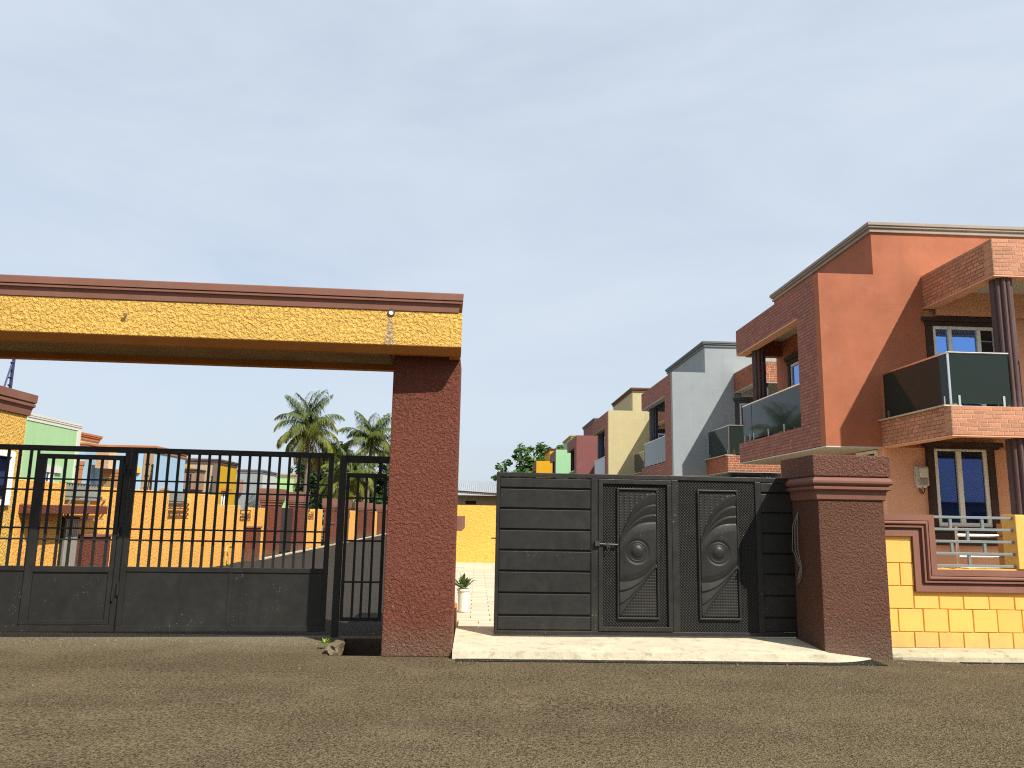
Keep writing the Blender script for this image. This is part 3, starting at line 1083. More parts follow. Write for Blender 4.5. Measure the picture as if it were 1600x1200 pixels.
# polished rail of the porch behind
pr = thing('porch_rail', 'polished steel porch rail behind the yellow wall opening', 'railing', (7.62, 12.25, 0))
MB().tube([(0, 0, 0.55), (0, 0, 1.50)], 0.022, 10).build('post', steel, pr)
MB().tube([(1.5, 0, 0.55), (1.5, 0, 1.46)], 0.022, 10).build('post', steel, pr)
for z, rr in ((1.43, 0.026), (1.10, 0.012), (0.93, 0.012), (0.76, 0.012)):
    MB().tube([(0, 0, z), (1.5, 0, z)], rr, 8).build('bar', steel, pr)
MB().lathe([(0.0, 1.50), (0.03, 1.515), (0.035, 1.535), (0.0, 1.57)], 0, 0, 10).build('finial', steel, pr)
pp = B(8.52, 9.0, 12.1, 12.6, -0.3, 1.62).build('porch_pier', m_paint('orange_pier_paint', (0.60, 0.25, 0.07), 0.1, 0.3))
tag(pp, 'orange porch pier behind the end of the grey wall rail', 'pier')

# ------------------------------------------------------------------ terrace houses on the right


def fluted_column(parent, x, y, z0, z1, r, mat):
    MB().lathe([(r, z0), (r, z1)], x, y, 60, 10, 0.22).build('column', mat, parent)


def balustrade(parent, pts, z0, z1, group=None):
    b = None
    for (x0, y0), (x1, y1) in zip(pts, pts[1:]):
        dx, dy = x1 - x0, y1 - y0
        n = math.hypot(dx, dy)
        ux, uy = dx / n, dy / n
        nx, ny = -uy * 0.006, ux * 0.006
        g = MB()
        a, c = 0.014, n - 0.014
        P0, P1 = (x0 + ux * a, y0 + uy * a), (x0 + ux * c, y0 + uy * c)
        for z in (z0, z1):
            for p in ((P0[0] - nx, P0[1] - ny), (P1[0] - nx, P1[1] - ny), (P1[0] + nx, P1[1] + ny), (P0[0] + nx, P0[1] + ny)):
                g.v.append((p[0], p[1], z))
        g.f = [(3, 2, 1, 0), (4, 5, 6, 7), (0, 1, 5, 4), (1, 2, 6, 5), (2, 3, 7, 6), (3, 0, 4, 7)]
        gl_ = g.build('glass_panel', dark_glass, parent)
        MB().tube([(x0, y0, z1 + 0.02), (x1, y1, z1 + 0.02)], 0.021, 10).build('handrail', steel, gl_)
        k = max(2, int(n / 0.55) // 2 * 2)
        for q in range(k):
            t = a + 0.12 + (c - a - 0.24) * q / (k - 1)
            cx, cy = x0 + ux * t, y0 + uy * t
            MB().box(cx - 0.018, cx + 0.018, cy - 0.018, cy + 0.018, z0 - 0.05, z0 + 0.13).build('spigot', steel, gl_)


def terrace_house(loc, label, wall, lower, trim, corn, detail, accent=None, width=6.6, bm_=None, mort=None, end=4.95):
    h = thing('terrace_house', label, 'house', loc, 0.0, 'terrace houses along the right side')
    bm_ = bm_ or (brick_m if detail else brick_far)
    mort = mort or (mortar if detail else mortar_dark)
    Wd = width
    accent = accent or trim
    # walls
    B(1.08, Wd, 0.30, end, -0.42, 7.13).build('wall', wall, h)
    up = MB().box(1.08, Wd, 0.0, 0.298, 5.70, 7.13).box(1.08, 2.02, 0.0, 0.298, 2.98, 5.699).box(0.0, 1.0795, 0.0, 0.20, 2.98, 6.28)
    up.build('front_wall', wall, h)
    B(2.022, Wd, 0.06, 0.298, 2.98, 5.699).build('balcony_wall', lower, h)
    B(1.075, Wd, 0.0, 0.298, -0.42, 2.978).build('lower_wall', lower, h)
    m = MB()
    cornice_profile(m, 1.08, Wd, 0.0, end, 7.13, 7.31)
    m.build('cornice', corn, h)
    # street-side brick frame with its balcony
    core = MB().box(0.012, 0.22, 0.202, 1.09, 3.45, 5.67).box(0.012, 0.24, 0.202, 4.80, 5.67, 6.28).box(0.012, 1.0795, 0.202, 4.80, 2.99, 3.449)
    core.build('frame_core', mortar_dark, h)
    B(0.241, 1.0795, 0.202, 4.57, 6.0, 6.25).build('balcony_roof', cream_ceiling, h)
    B(0.241, 1.0795, 4.572, 4.80, 5.62, 6.25).build('end_beam', wall, h)
    MB().box(0.014, 0.238, 1.092, 4.80, 5.64, 5.668).build('beam_underside', lower, h)
    B(0.0, 1.0795, 0.0, 4.80, 2.955, 2.978).build('soffit', cream_ceiling, h)
    fl = Face('left', 0.012)
    brick_panel(h, fl, 0.0, 4.80, 5.665, 6.28, brick_far)
    brick_panel(h, fl, 0.0, 1.09, 3.452, 5.66, brick_far)
    brick_panel(h, fl, 0.0, 4.80, 2.985, 3.448, brick_far)
    fluted_column(h, 0.32, 4.12, 3.45, 5.64, 0.165, accent)
    balustrade(h, [(0.10, 1.10), (0.10, 4.10), (0.10, 4.72)] if detail else [(0.10, 1.10), (0.10, 4.72)], 3.50, 4.33)
    window(h, Face('left', 1.08), 2.30, 3.97, 3.55, 5.29, (3.1,), surround=0.14, sm=trim, head=0.2)
    # front balcony: lower slab with brick-clad edge beams
    y0, y1 = -2.16, -0.002
    B(1.06, Wd, y0 + 0.014, y0 + 0.2, 2.99, 3.45).build('slab_beam', mort, h)
    B(1.074, 1.26, y0 + 0.2005, y1, 2.99, 3.45).build('slab_beam', mort, h)
    B(1.2605, Wd, y0 + 0.2005, y1, 3.22, 3.44).build('balcony_floor', cream_ceiling, h)
    B(1.0, 1.30, y0 + 0.1, y1, 3.452, 3.475).build('ledge', concrete, h)
    ff = Face('front', y0 + 0.014)
    fs = Face('left', 1.06)
    vis = 3.0 if detail else 1.6
    brick_panel(h, ff, 1.06, vis, 2.985, 3.45, bm_, single=detail)
    brick_panel(h, ff, vis, Wd, 2.985, 3.45, bm_)
    brick_panel(h, fs, y0 + 0.014, y1, 2.985, 3.45, bm_, single=detail)
    B(1.05, Wd, y0 + 0.01, y0 + 0.21, 2.965, 2.983).build('beam_underside', lower, h)
    B(1.05, 1.27, y0 + 0.211, y1, 2.965, 2.983).build('beam_underside', lower, h)
    balustrade(h, [(1.13, -0.03), (1.13, y0 + 0.11), (2.13, y0 + 0.11)], 3.50, 4.31)
    MB().box(1.118, 1.142, y0 + 0.098, y0 + 0.122, 3.48, 4.31).build('corner_post', steel, h)
    balustrade(h, [(2.42, y0 + 0.11), (Wd - 0.1, y0 + 0.11)], 3.50, 4.31)
    # canopy over the balcony
    y0 = -2.07
    B(2.02, Wd, y0 + 0.014, y0 + 0.22, 5.66, 6.28).build('canopy_beam', mort, h)
    B(2.034, 2.24, y0 + 0.2205, y1, 5.66, 6.28).build('canopy_beam', mort, h)
    B(2.2405, Wd, y0 + 0.2205, y1, 5.96, 6.25).build('canopy_slab', cream_ceiling, h)
    B(2.2405, Wd, -0.05, y1, 5.50, 5.958).build('inner_beam', lower, h)
    ff = Face('front', y0 + 0.014)
    fs = Face('left', 2.02)
    vis = 3.4 if detail else 2.4
    brick_panel(h, ff, 2.02, vis, 5.655, 6.28, bm_, single=detail)
    brick_panel(h, ff, vis, Wd, 5.655, 6.28, bm_)
    brick_panel(h, fs, y0 + 0.014, y1, 5.655, 6.28, bm_)
    B(2.01, Wd, y0 + 0.01, y0 + 0.225, 5.632, 5.653).build('beam_underside', lower, h)
    B(2.01, 2.245, y0 + 0.226, y1, 5.632, 5.653).build('beam_underside', lower, h)
    for x in (2.25, Wd - 0.25):
        fluted_column(h, x, -1.86, 3.45, 5.63, 0.165, accent)
        fluted_column(h, x, -1.92, -0.4, 2.96, 0.165, accent)
    # openings of the front
    f0 = Face('front', 0.06)
    window(h, f0, 2.17, 3.41, 3.60, 5.31, (2.50, 3.06), surround=0.14, sm=trim, head=0.16, open_part=2)
    f1 = Face('front', 0.0)
    window(h, f1, 1.98, 2.99, 1.55, 3.0 if detail else 2.95, (2.45,), gm=navy_glass, fw=0.075, surround=0.13, sm=trim, head=0.0 if not detail else 0.001)
    B(1.80, 3.26, -0.14, -0.001, 3.004, 3.09).box(1.86, 3.20, -0.10, -0.001, 2.96, 3.003).build('window_head', trim, h, 0.006)
    B(1.88, 3.22, -0.12, -0.101, 1.22, 1.44).build('sill_block', trim, h, 0.006)
    window(h, Face('left', 1.075), 0.20, 0.98, 1.9, 2.94, (0.6,), gm=navy_glass)
    return h


peach = m_paint('peach_paint', (1.0, 0.52, 0.31), 0.05, 0.2)
h1 = terrace_house((6.38, 14.0, 0), 'orange terrace house with brick balconies, nearest on the right', m_paint('orange_paint', (0.50, 0.166, 0.080), 0.17, 0.3), peach, dark_trim,
                   m_paint('taupe_cornice', (0.45, 0.37, 0.30), 0.1, 0.2), True, m_paint('plum_column', (0.145, 0.088, 0.082), 0.08, 0.2))
gw = m_paint('pale_grey_paint', (0.38, 0.425, 0.445), 0.08, 0.3)
terrace_house((6.17, 24.4, 0), 'pale grey terrace house with slate cornice, just behind the orange house', gw, m_paint('off_white_paint', (0.55, 0.57, 0.55), 0.06, 0.2),
              m_paint('slate_trim', (0.10, 0.115, 0.135), 0.1, 0.2), m_paint('grey_cornice', (0.20, 0.225, 0.23), 0.1, 0.2), False, m_paint('slate_column', (0.11, 0.13, 0.155), 0.1, 0.2), 7.5,
              m_brick('orange_clay_brick', (0.44, 0.14, 0.075)), mortar)
brown_corn = m_paint('brown_cornice', (0.20, 0.105, 0.06), 0.1, 0.2)
terrace_house((5.68, 33.8, 0), 'cream terrace house between the grey and the maroon ones', m_paint('cream_paint', (0.66, 0.56, 0.30), 0.07, 0.3), m_paint('cream_light', (0.6, 0.5, 0.28), 0.07, 0.2),
              dark_trim, brown_corn, False, m_paint('slate_column_b', (0.10, 0.12, 0.15), 0.1, 0.2), 7.5)
terrace_house((5.65, 44.7, 0), 'maroon terrace house between the cream and the mint green ones', m_paint('maroon_paint', (0.27, 0.10, 0.09), 0.07, 0.3), m_paint('maroon_light', (0.33, 0.13, 0.11), 0.07, 0.2),
              dark_trim, m_paint('taupe_cornice_b', (0.25, 0.2, 0.17), 0.1, 0.2), False, None, 7.5)
terrace_house((5.46, 54.7, 0), 'mint green terrace house, second from the far end of the right row', m_paint('mint_paint', (0.40, 0.72, 0.40), 0.05, 0.2), m_paint('mint_light', (0.4, 0.7, 0.42), 0.05, 0.2),
              dark_trim, m_paint('yellow_cornice', (0.65, 0.42, 0.12), 0.1, 0.2), False, None, 7.5)
terrace_house((4.75, 63.5, -0.2), 'golden yellow terrace house at the far end of the right row', m_paint('golden_paint', (0.80, 0.42, 0.012), 0.05, 0.2), m_paint('golden_light', (0.8, 0.45, 0.05), 0.05, 0.2),
              dark_trim, brown_corn, False, None, 7.5)

mb_ = thing('meter_box', 'pale electricity meter box on the peach wall left of the window', 'meter box', (7.98, 14.0, 2.25))
B(0, 0.235, -0.11, -0.002, 0.02, 0.38).build('case', m_plain('meter_plastic', (0.46, 0.42, 0.33), 0.5), mb_, 0.02)
B(0.05, 0.20, -0.135, -0.1105, 0.18, 0.35).build('meter_face', m_plain('meter_cover', (0.62, 0.58, 0.46), 0.35), mb_, 0.012)
B(0.055, 0.195, -0.125, -0.1105, 0.04, 0.16).build('terminal_cover', m_plain('meter_grey', (0.26, 0.24, 0.19), 0.4), mb_, 0.01)
for x in (0.03, 0.13):
    B(x, x + 0.06, -0.09, -0.03, -0.005, 0.019).build('cable_gland', white_pvc, mb_)
MB().tube([(0.06, -0.06, 0.0), (0.07, -0.07, -0.06), (0.12, -0.08, -0.12), (0.10, -0.05, -0.03)], 0.008, 6).tube([(0.16, -0.06, 0.0), (0.15, -0.07, -0.08), (0.09, -0.07, -0.12), (0.05, -0.07, -0.06)], 0.008, 6).build('cable', black_plain, mb_)

# ------------------------------------------------------------------ left street wall
XW = -7.55
gh = thing('gatehouse', 'yellow rough-cast gatehouse with brown cornice at the left edge', 'building', (XW, 0, 0))
B(-5.0, 0, 10.95, 13.25, -0.1, 3.12).build('wall', yellow, gh, 0.01)
MB().sqprof(-5.0, 0, 10.95, 13.25, [(0.0, 3.10), (0.03, 3.11), (0.04, 3.20), (0.05, 3.24), (0.075, 3.26), (0.075, 3.30), (0.055, 3.31), (0.085, 3.33), (0.09, 3.46)]).build('cornice', mould, gh)
window(gh, Face('right', 0.0), 11.9, 12.98, 1.62, 2.48, (12.42,), m_plain('bright_white_frame', (0.85, 0.85, 0.83), 0.4), navy_glass, 0.09)

sw = thing('street_wall', 'long yellow rough wall with stepped top along the left side of the street', 'wall', (XW, 0, 0))
segs = [(13.255, 14.75, 2.05), (16.40, 19.62, 2.03), (21.10, 23.2, 2.04), (23.202, 25.5, 1.77), (26.85, 28.55, 1.72)]
yy = 33.75
while yy < 72:
    segs += [(yy, yy + 1.9, 1.78), (yy + 3.3, yy + 5.2, 1.75)]
    yy += 10.6
for a, b, z in segs:
    B(-0.24, 0.0, a, b, -0.05, z).build('wall_section', yellow_wall, sw, 0.012)
notches = [(14.752, 16.398), (19.622, 21.098), (25.502, 26.848)]
yy = 33.75
while yy < 72:
    notches.append((yy + 1.902, yy + 3.298))
    yy += 10.6
for k, (a, b) in enumerate(notches):
    zb, zt = (1.36, 1.78) if k < 2 else (1.26, 1.64)
    B(-0.24, -0.001, a, b, -0.05, zb).build('wall_section', yellow_wall, sw, 0.008)
    B(-0.26, -0.17, a, b, zb + 0.002, zt).build('recessed_panel', yellow_wall, sw)
    g = MB()
    for q in range(4):
        z = zb + 0.02 + (zt - zb - 0.04) * q / 3
        g.box(-0.06, -0.03, a + 0.005, b - 0.005, z - 0.016, z + 0.016)
    for q in range(3):
        za, zc = zb + 0.036 + (zt - zb - 0.04) * q / 3, zb + 0.004 + (zt - zb - 0.04) * (q + 1) / 3
        for t in ((0.35, 0.8) if q % 2 else (0.15, 0.6)):
            yv = a + (b - a) * t
            g.box(-0.058, -0.032, yv - 0.02, yv + 0.02, za, zc)
    g.build('grille', m_plain('brown_grille', (0.10, 0.07, 0.05), 0.6) if k else m_plain('grey_grille', (0.22, 0.2, 0.16), 0.6), sw)
    if k < 2:
        rl = B(-0.16, -0.10, a, b, 1.79, 1.825).box(-0.15, -0.11, a, b, 2.05, 2.07).build('railing_frame', m_plain('dark_rail', (0.05, 0.05, 0.045), 0.5), sw)
        n = 15
        for q in range(n):
            yv = a + (b - a) * (q + 0.5) / n
            B(-0.145, -0.115, yv - 0.026, yv + 0.026, 1.826, 2.049).build('slat', m_plain('galvanised_slat', (0.30, 0.31, 0.28), 0.45, 0.3), rl)
# door with its hood
B(0.001, 0.03, 14.72, 15.32, 0.0, 1.44).build('door_frame', black_plain, sw)
dr = B(0.0305, 0.05, 14.76, 15.28, 0.02, 1.40).build('door', m_plain('grey_steel_door', (0.16, 0.16, 0.14), 0.4, 0.2), sw)
for q in range(7):
    B(0.0505, 0.066, 14.79 + 0.065 * q, 14.83 + 0.065 * q, 0.06, 1.36).build('door_rib', m_plain('pale_rib', (0.34, 0.33, 0.28), 0.4, 0.2), dr)
B(0.001, 0.32, 13.32, 15.76, 1.495, 1.645).build('door_hood', brown, sw, 0.008)


def low_pier(y, label):
    o = thing('brown_pier', label, 'pier', (XW + 0.19, y, 0), 0, 'low brown piers along the left wall')
    B(-0.185, 0.20, -0.26, 0.26, -0.05, 1.06).build('shaft', brown, o, 0.01)
    B(-0.185, 0.23, -0.30, 0.30, 1.062, 1.11).build('cap', mould, o, 0.006)


low_pier(15.62, 'low brown pier beside the grey door in the left wall')
low_pier(26.4, 'low brown pier against the left wall just before the tall capped pillars')
low_pier(39.9, 'low brown pier against the left wall beyond the tall capped pillars')


def street_pillar(y, label, h=2.42):
    o = thing('street_pillar', label, 'pillar', (XW + 0.02, y, 0), 0, 'capped brown pillars along the left street')
    w = 0.30
    MB().sqprof(-0.22, 0.30, -0.48, 0.48, [(0, -0.05), (0, h - 0.6)]).build('shaft', brown, o, 0.01)
    MB().sqprof(-0.22, 0.30, -0.48, 0.48, [(0.005, h - 0.6), (0.03, h - 0.58), (0.03, h - 0.50), (0.07, h - 0.48), (0.07, h - 0.44), (0.05, h - 0.43), (0.09, h - 0.41), (0.09, h - 0.37)]).build('moulding', mould, o)
    MB().sqprof(-0.22, 0.30, -0.48, 0.48, [(0.09, h - 0.368), (0.11, h)]).build('cap', mould, o, 0.01)
    return o


street_pillar(29.05, 'capped brown pillar, nearest of those along the left street')
street_pillar(33.2, 'capped brown pillar, second along the left street')
for k, y in enumerate((40.8, 44.6, 51.4, 55.2, 62.0, 65.8)):
    street_pillar(y, ['capped brown pillar, third along the left street', 'capped brown pillar, fourth along the left street', 'capped brown pillar, fifth along the left street',
                      'capped brown pillar, sixth along the left street', 'capped brown pillar, seventh along the left street', 'capped brown pillar, last along the left street'][k], 2.3)
yard_gates = ((29.55, 32.70), (41.3, 44.1), (51.9, 54.7), (62.5, 65.3))
for k, (a, b) in enumerate(yard_gates):
    g = thing('yard_gate', ['dark brown yard gate between the two nearest capped pillars', 'dark brown yard gate between the third and fourth capped pillars',
                            'dark brown yard gate between the fifth and sixth capped pillars', 'dark brown yard gate between the two farthest capped pillars'][k], 'gate', (XW, a, 0), 0, 'yard gates of the left street')
    for q in range(8):
        w = (b - a) / 8
        B(-0.04, 0.0, q * w + 0.008, (q + 1) * w - 0.008, 0.05, 1.75).build('board', m_plain('dark_gate_board', (0.035, 0.024, 0.02), 0.6), g)
stp = MB().box(XW + 0.3, XW + 0.42, 27, 72, -0.04, 0.05)
struct(stp.build('street_kerb', concrete))
# standpipe
sp = MB().tube([(XW + 0.12, 23.95, 0.0), (XW + 0.12, 23.95, 0.42), (XW + 0.13, 24.0, 0.52), (XW + 0.13, 24.22, 0.56), (XW + 0.13, 24.4, 0.52)], 0.035, 8)
sp.tube([(XW + 0.13, 24.22, 0.56), (XW + 0.13, 24.22, 0.64)], 0.03, 8).tube([(XW + 0.12, 24.35, 0.0), (XW + 0.12, 24.35, 0.30)], 0.03, 8)
tag(sp.build('standpipe', m_plain('ochre_pipe', (0.5, 0.3, 0.05), 0.5)), 'ochre standpipe with a tap at the foot of the left wall', 'standpipe')


def fence_post(x, y, z, h, label, mat):
    o = thing('fence_post', label, 'post', (x, y, z), 0, 'electric fence posts on the left walls')
    MB().box(-0.018, 0.018, -0.018, 0.018, 0, h).build('upright', mat, o)
    MB().tube([(0, -0.28 * h, 0), (0, -0.02, h * 0.8)], 0.014, 6).build('brace', mat, o)
    for k in range(5):
        z2 = h * (0.14 + 0.2 * k)
        MB().tube([(0.0, -0.06, z2), (0.0, -0.018, z2)], 0.018, 6).build('insulator', black_plain, o)


bl = m_plain('blue_black_post', (0.03, 0.04, 0.12), 0.5)
fence_post(XW - 0.1, 12.85, 3.46, 0.62, 'blue-black electric fence post with insulators on the gatehouse roof', bl)
fence_post(XW - 0.12, 18.75, 2.03, 0.62, 'thin black fence post on the wall in front of the pale blue house', black_plain)
fence_post(XW - 0.12, 21.25, 2.04, 0.52, 'thin black fence post on the wall before the brick box of the mustard house', black_plain)
fence_post(XW - 0.12, 22.95, 2.04, 0.55, 'thin black braced fence post on the wall before the beige facade', black_plain)

# ------------------------------------------------------------------ houses of the row behind the left wall
white_tr = m_paint('white_border', (0.82, 0.80, 0.72), 0.04, 0.1)
terra = m_paint('terracotta_cornice', (0.55, 0.22, 0.09), 0.06, 0.2)
bwhite = m_plain('bright_frame', (0.85, 0.85, 0.83), 0.4)


def cornice_on(parent, x0, x1, y0, y1, z0, z1, mat, s=1.6):
    m = MB()
    cornice_profile(m, x0, x1, y0, y1, z0, z1, s)
    m.build('cornice', mat, parent)


XL = -21.0
gr = thing('green_house', 'light green house with white borders behind the left wall', 'house', (XL, 36.9, 0))
B(-9, 0, 0, 4.6, -0.42, 5.60).build('wall', m_paint('leaf_green_paint', (0.45, 0.72, 0.38), 0.04, 0.15), gr)
B(-9, 0.03, 4.602, 4.95, -0.42, 5.60).build('corner_strip', white_tr, gr)
cornice_on(gr, -9, 0.0, 0, 4.95, 5.60, 5.95, white_tr, 0.8)
window(gr, Face('right', 0.0), 1.95, 2.75, 2.0, 3.55, (2.35,), bwhite, navy_glass, 0.1)
B(0.01, 0.10, 1.75, 3.3, 3.30, 3.62).build('window_hood', white_tr, gr)
for k in range(3):
    B(0.032, 0.06, 4.72, 4.84, 1.9 + 0.9 * k, 1.96 + 0.9 * k).build('clip', dark_trim, gr)

blh = thing('blue_house', 'sky blue house with terracotta cornices behind the left wall', 'house', (XL, 49.9, 0))
skyb = m_paint('sky_blue_paint', (0.42, 0.62, 0.80), 0.04, 0.15)
B(-3.6, 0, 1.4, 7.0, -0.42, 5.25).build('wall', skyb, blh)
B(-9, -3.602, 0, 7.0, -0.42, 5.25).build('wall', skyb, blh)
cornice_on(blh, -3.55, 0, 1.4, 7.0, 5.25, 5.66, terra, 2.0)
cornice_on(blh, -9, -3.65, 0, 7.0, 5.25, 5.66, terra, 2.0)
cr = B(-14, -6.4, 2.2, 7.4, 5.0, 6.3).build('parapet', m_paint('pale_cream_paint', (0.72, 0.64, 0.46), 0.05, 0.2), blh)
cornice_on(blh, -14, -6.4, 2.2, 7.4, 6.3, 6.75, terra, 2.0)
ffb = Face('front', 1.4)
bx = B(-3.1, -2.3, 0.35, 1.39, 4.1, 5.2).build('balcony_box', mortar, blh)
brick_panel(blh, Face('front', 0.35), -3.1, -2.3, 4.1, 5.2, m_brick('tan_brick', (0.58, 0.36, 0.22)))
window(blh, Face('front', 0.0), -5.0, -3.85, 2.3, 4.0, (-4.4,), m_plain('ochre_shutter', (0.40, 0.24, 0.09), 0.5), m_glass('amber_glass', (0.25, 0.16, 0.06), 0.2), 0.12, 0.2, terra, 0.5)
window(blh, Face('front', 1.4), -3.0, -2.2, 2.0, 3.65, (), m_plain('ochre_shutter', (0.40, 0.24, 0.09), 0.5), m_glass('amber_glass', (0.25, 0.16, 0.06), 0.2), 0.12, 0.16, terra, 0.45)
ps = B(-0.55, 0.05, 1.33, 1.398, -0.42, 5.2).build('pilaster', m_paint('tan_pilaster', (0.48, 0.31, 0.16), 0.06, 0.2), blh)
for k in range(4):
    B(-0.40, -0.12, 1.29, 1.328, 2.2 + 0.75 * k, 2.26 + 0.75 * k).build('bracket', dark_trim, blh)
B(-0.98, -0.72, 1.24, 1.398, 3.9, 4.25).build('wall_lamp', m_plain('amber_lamp', (0.75, 0.40, 0.03), 0.4), blh)
window(blh, Face('right', 0.0), 3.05, 4.05, 2.1, 2.75, (), bwhite, navy_glass, 0.14, 0.12, m_paint('peach_hood', (0.7, 0.42, 0.25), 0.05, 0.1), 0.28)

mh = thing('mustard_house', 'mustard and beige house with grey brown cornice behind the left wall', 'house', (XL, 64.0, 0))
must = m_paint('mustard_paint', (0.70, 0.42, 0.015), 0.05, 0.15)
B(-9, -0.35, 0, 5.0, -0.42, 5.32).build('front_wall', m_paint('beige_paint', (0.52, 0.42, 0.29), 0.05, 0.2), mh)
B(-0.348, 0, 0.0, 5.0, -0.42, 5.32).build('side_wall', must, mh)
cornice_on(mh, -9, 0, 0, 5.0, 5.32, 5.72, m_paint('grey_brown_cornice', (0.15, 0.105, 0.085), 0.06, 0.2), 1.8)
B(-0.34, 0.0, -0.08, -0.002, -0.42, 5.30).build('corner_strip', m_paint('grey_brown_strip', (0.19, 0.15, 0.13), 0.06, 0.2), mh)
B(-4.6, -2.0, -2.2, -0.005, 3.4, 5.0).build('balcony_box', must, mh)
B(-1.99, -1.0, -2.2, -0.005, 3.2, 4.55).build('balcony_side', m_paint('rose_beige', (0.38, 0.24, 0.17), 0.06, 0.2), mh)
cornice_on(mh, -2.6, -1.0, -2.25, -0.02, 4.56, 4.78, m_paint('grey_brown_cornice', (0.15, 0.105, 0.085), 0.06, 0.2), 1.2)
B(-4.6, -2.0, -1.9, -0.005, 2.2, 3.39).build('balcony_recess', m_plain('olive_recess_shade', (0.16, 0.12, 0.06), 0.8), mh)  # solid block, its dark colour stands in for the shade under the balcony
window(mh, Face('right', 0.0), 1.5, 2.7, 1.5, 3.1, (2.1,), bwhite, navy_glass, 0.14)
B(0.002, 0.3, 1.2, 3.0, 3.2, 3.4).build('window_hood', terra, mh)

gh2 = thing('grey_white_house', 'grey and white house beyond the mustard house', 'house', (XL, 77.0, 0))
B(-9, -0.002, 0, 0.30, -0.42, 5.25).build('front_wall', m_paint('cool_grey_paint', (0.36, 0.41, 0.42), 0.05, 0.2), gh2)
B(-9, 0.0, 0.302, 5.4, -0.42, 5.25).build('side_wall', m_paint('white_paint', (0.72, 0.73, 0.72), 0.04, 0.1), gh2)
cornice_on(gh2, -9, 0, 0, 5.4, 5.25, 5.6, m_paint('grey_cornice', (0.20, 0.225, 0.23), 0.1, 0.2), 1.4)
B(-2.6, -1.7, -0.9, -0.003, 3.3, 4.6).build('balcony_box', m_paint('rose_box', (0.5, 0.27, 0.2), 0.06, 0.2), gh2)
B(-3.6, -2.62, -0.9, -0.003, -0.42, 4.9).build('wing', m_paint('white_paint', (0.72, 0.73, 0.72), 0.04, 0.1), gh2)

lh = thing('lime_house', 'lime green house at the far end of the left row', 'house', (XL + 0.3, 89.0, 0))
B(-8, 0, 0, 4.4, -0.42, 5.4).build('wall', m_paint('lime_paint', (0.46, 0.76, 0.30), 0.05, 0.2), lh)
cornice_on(lh, -8, 0, 0, 4.4, 5.4, 5.8, m_paint('sand_cornice', (0.5, 0.4, 0.26), 0.06, 0.2), 1.6)
B(0.002, 0.08, 0.2, 4.2, 4.6, 5.38).build('band', m_paint('sand_cornice', (0.5, 0.4, 0.26), 0.06, 0.2), lh)
B(0.002, 0.04, 1.6, 3.6, 1.6, 3.4).build('shutter', m_plain('green_shutter', (0.18, 0.38, 0.12), 0.6), lh)

# ------------------------------------------------------------------ end of the yard: wall and shed
yw = B(-1.0, 8.0, 27.0, 27.24, -0.05, 1.94).build('yard_wall', m_stucco('yellow_yard_wall', (1.16, 0.60, 0.12), (0.40, 0.20, 0.025), 14, 0.5, 0.02))
tag(yw, 'yellow rough wall across the end of the paved yard', 'wall')
sh = thing('roadside_shed', 'beige shed with a corrugated grey roof behind the yard wall', 'shed', (-1.0, 30, 0))
B(0, 9, 0.0, 6.0, -0.42, 2.35).build('wall', m_paint('shed_beige', (0.44, 0.38, 0.27), 0.1, 0.3), sh)
B(0.55, 0.95, -0.03, -0.001, 2.02, 2.14).build('vent', black_void, sh)
fas = MB()
fas.quad((-0.3, -0.5, 2.46), (9.5, -0.5, 1.96), (9.5, -0.5, 2.04), (-0.3, -0.5, 2.54))
fas.quad((-0.3, -0.5, 2.46), (-0.3, 0.0, 2.46), (9.5, 0.0, 1.96), (9.5, -0.5, 1.96))
fas.build('fascia', m_plain('shed_fascia', (0.22, 0.13, 0.07), 0.7), sh)
ro = MB()
nn = 120
for i in range(nn * 4):
    t0, t1 = i / (nn * 4), (i + 1) / (nn * 4)
    x0, x1 = -0.3 + 9.8 * t0, -0.3 + 9.8 * t1
    w0, w1 = 0.022 * math.sin(t0 * nn * 2 * PI), 0.022 * math.sin(t1 * nn * 2 * PI)
    e0, e1 = 2.56 - 0.5 * t0, 2.56 - 0.5 * t1
    ro.quad((x0, -0.55, e0 + w0), (x1, -0.55, e1 + w1), (x1, 3.0, 3.02 + w1), (x0, 3.0, 3.02 + w0))
ro.build('roof', m_plain('galvanised_roof', (0.42, 0.45, 0.47), 0.45, 0.5, 0.5, 0.2), sh)

# ------------------------------------------------------------------ house across the road, seen only in the window glass
op = thing('roadside_store', 'long white store with corrugated roof across the road', 'building', (6, -17, 0))
B(0, 40, -6, 0, -0.42, 2.9).build('wall', m_paint('store_white', (0.6, 0.58, 0.52), 0.05, 0.2), op)
rr = MB()
for i in range(1640):
    x0, x1 = -0.5 + 41 * i / 1640, -0.5 + 41 * (i + 1) / 1640
    w0, w1 = 0.03 * math.sin(i * PI / 4), 0.03 * math.sin((i + 1) * PI / 4)
    rr.quad((x1, 0.7, 2.95 + w1), (x0, 0.7, 2.95 + w0), (x0, -3, 5.0 + w0), (x1, -3, 5.0 + w1))
rr.build('roof', m_plain('store_roof', (0.24, 0.25, 0.27), 0.5, 0.3, 0.5, 0.2), op)
for k in range(7):
    B(3 + 5 * k, 5 + 5 * k, 0.001, 0.05, 0.0, 2.3).build('shutter', m_plain('store_shutter', (0.10, 0.14, 0.2), 0.6), op)

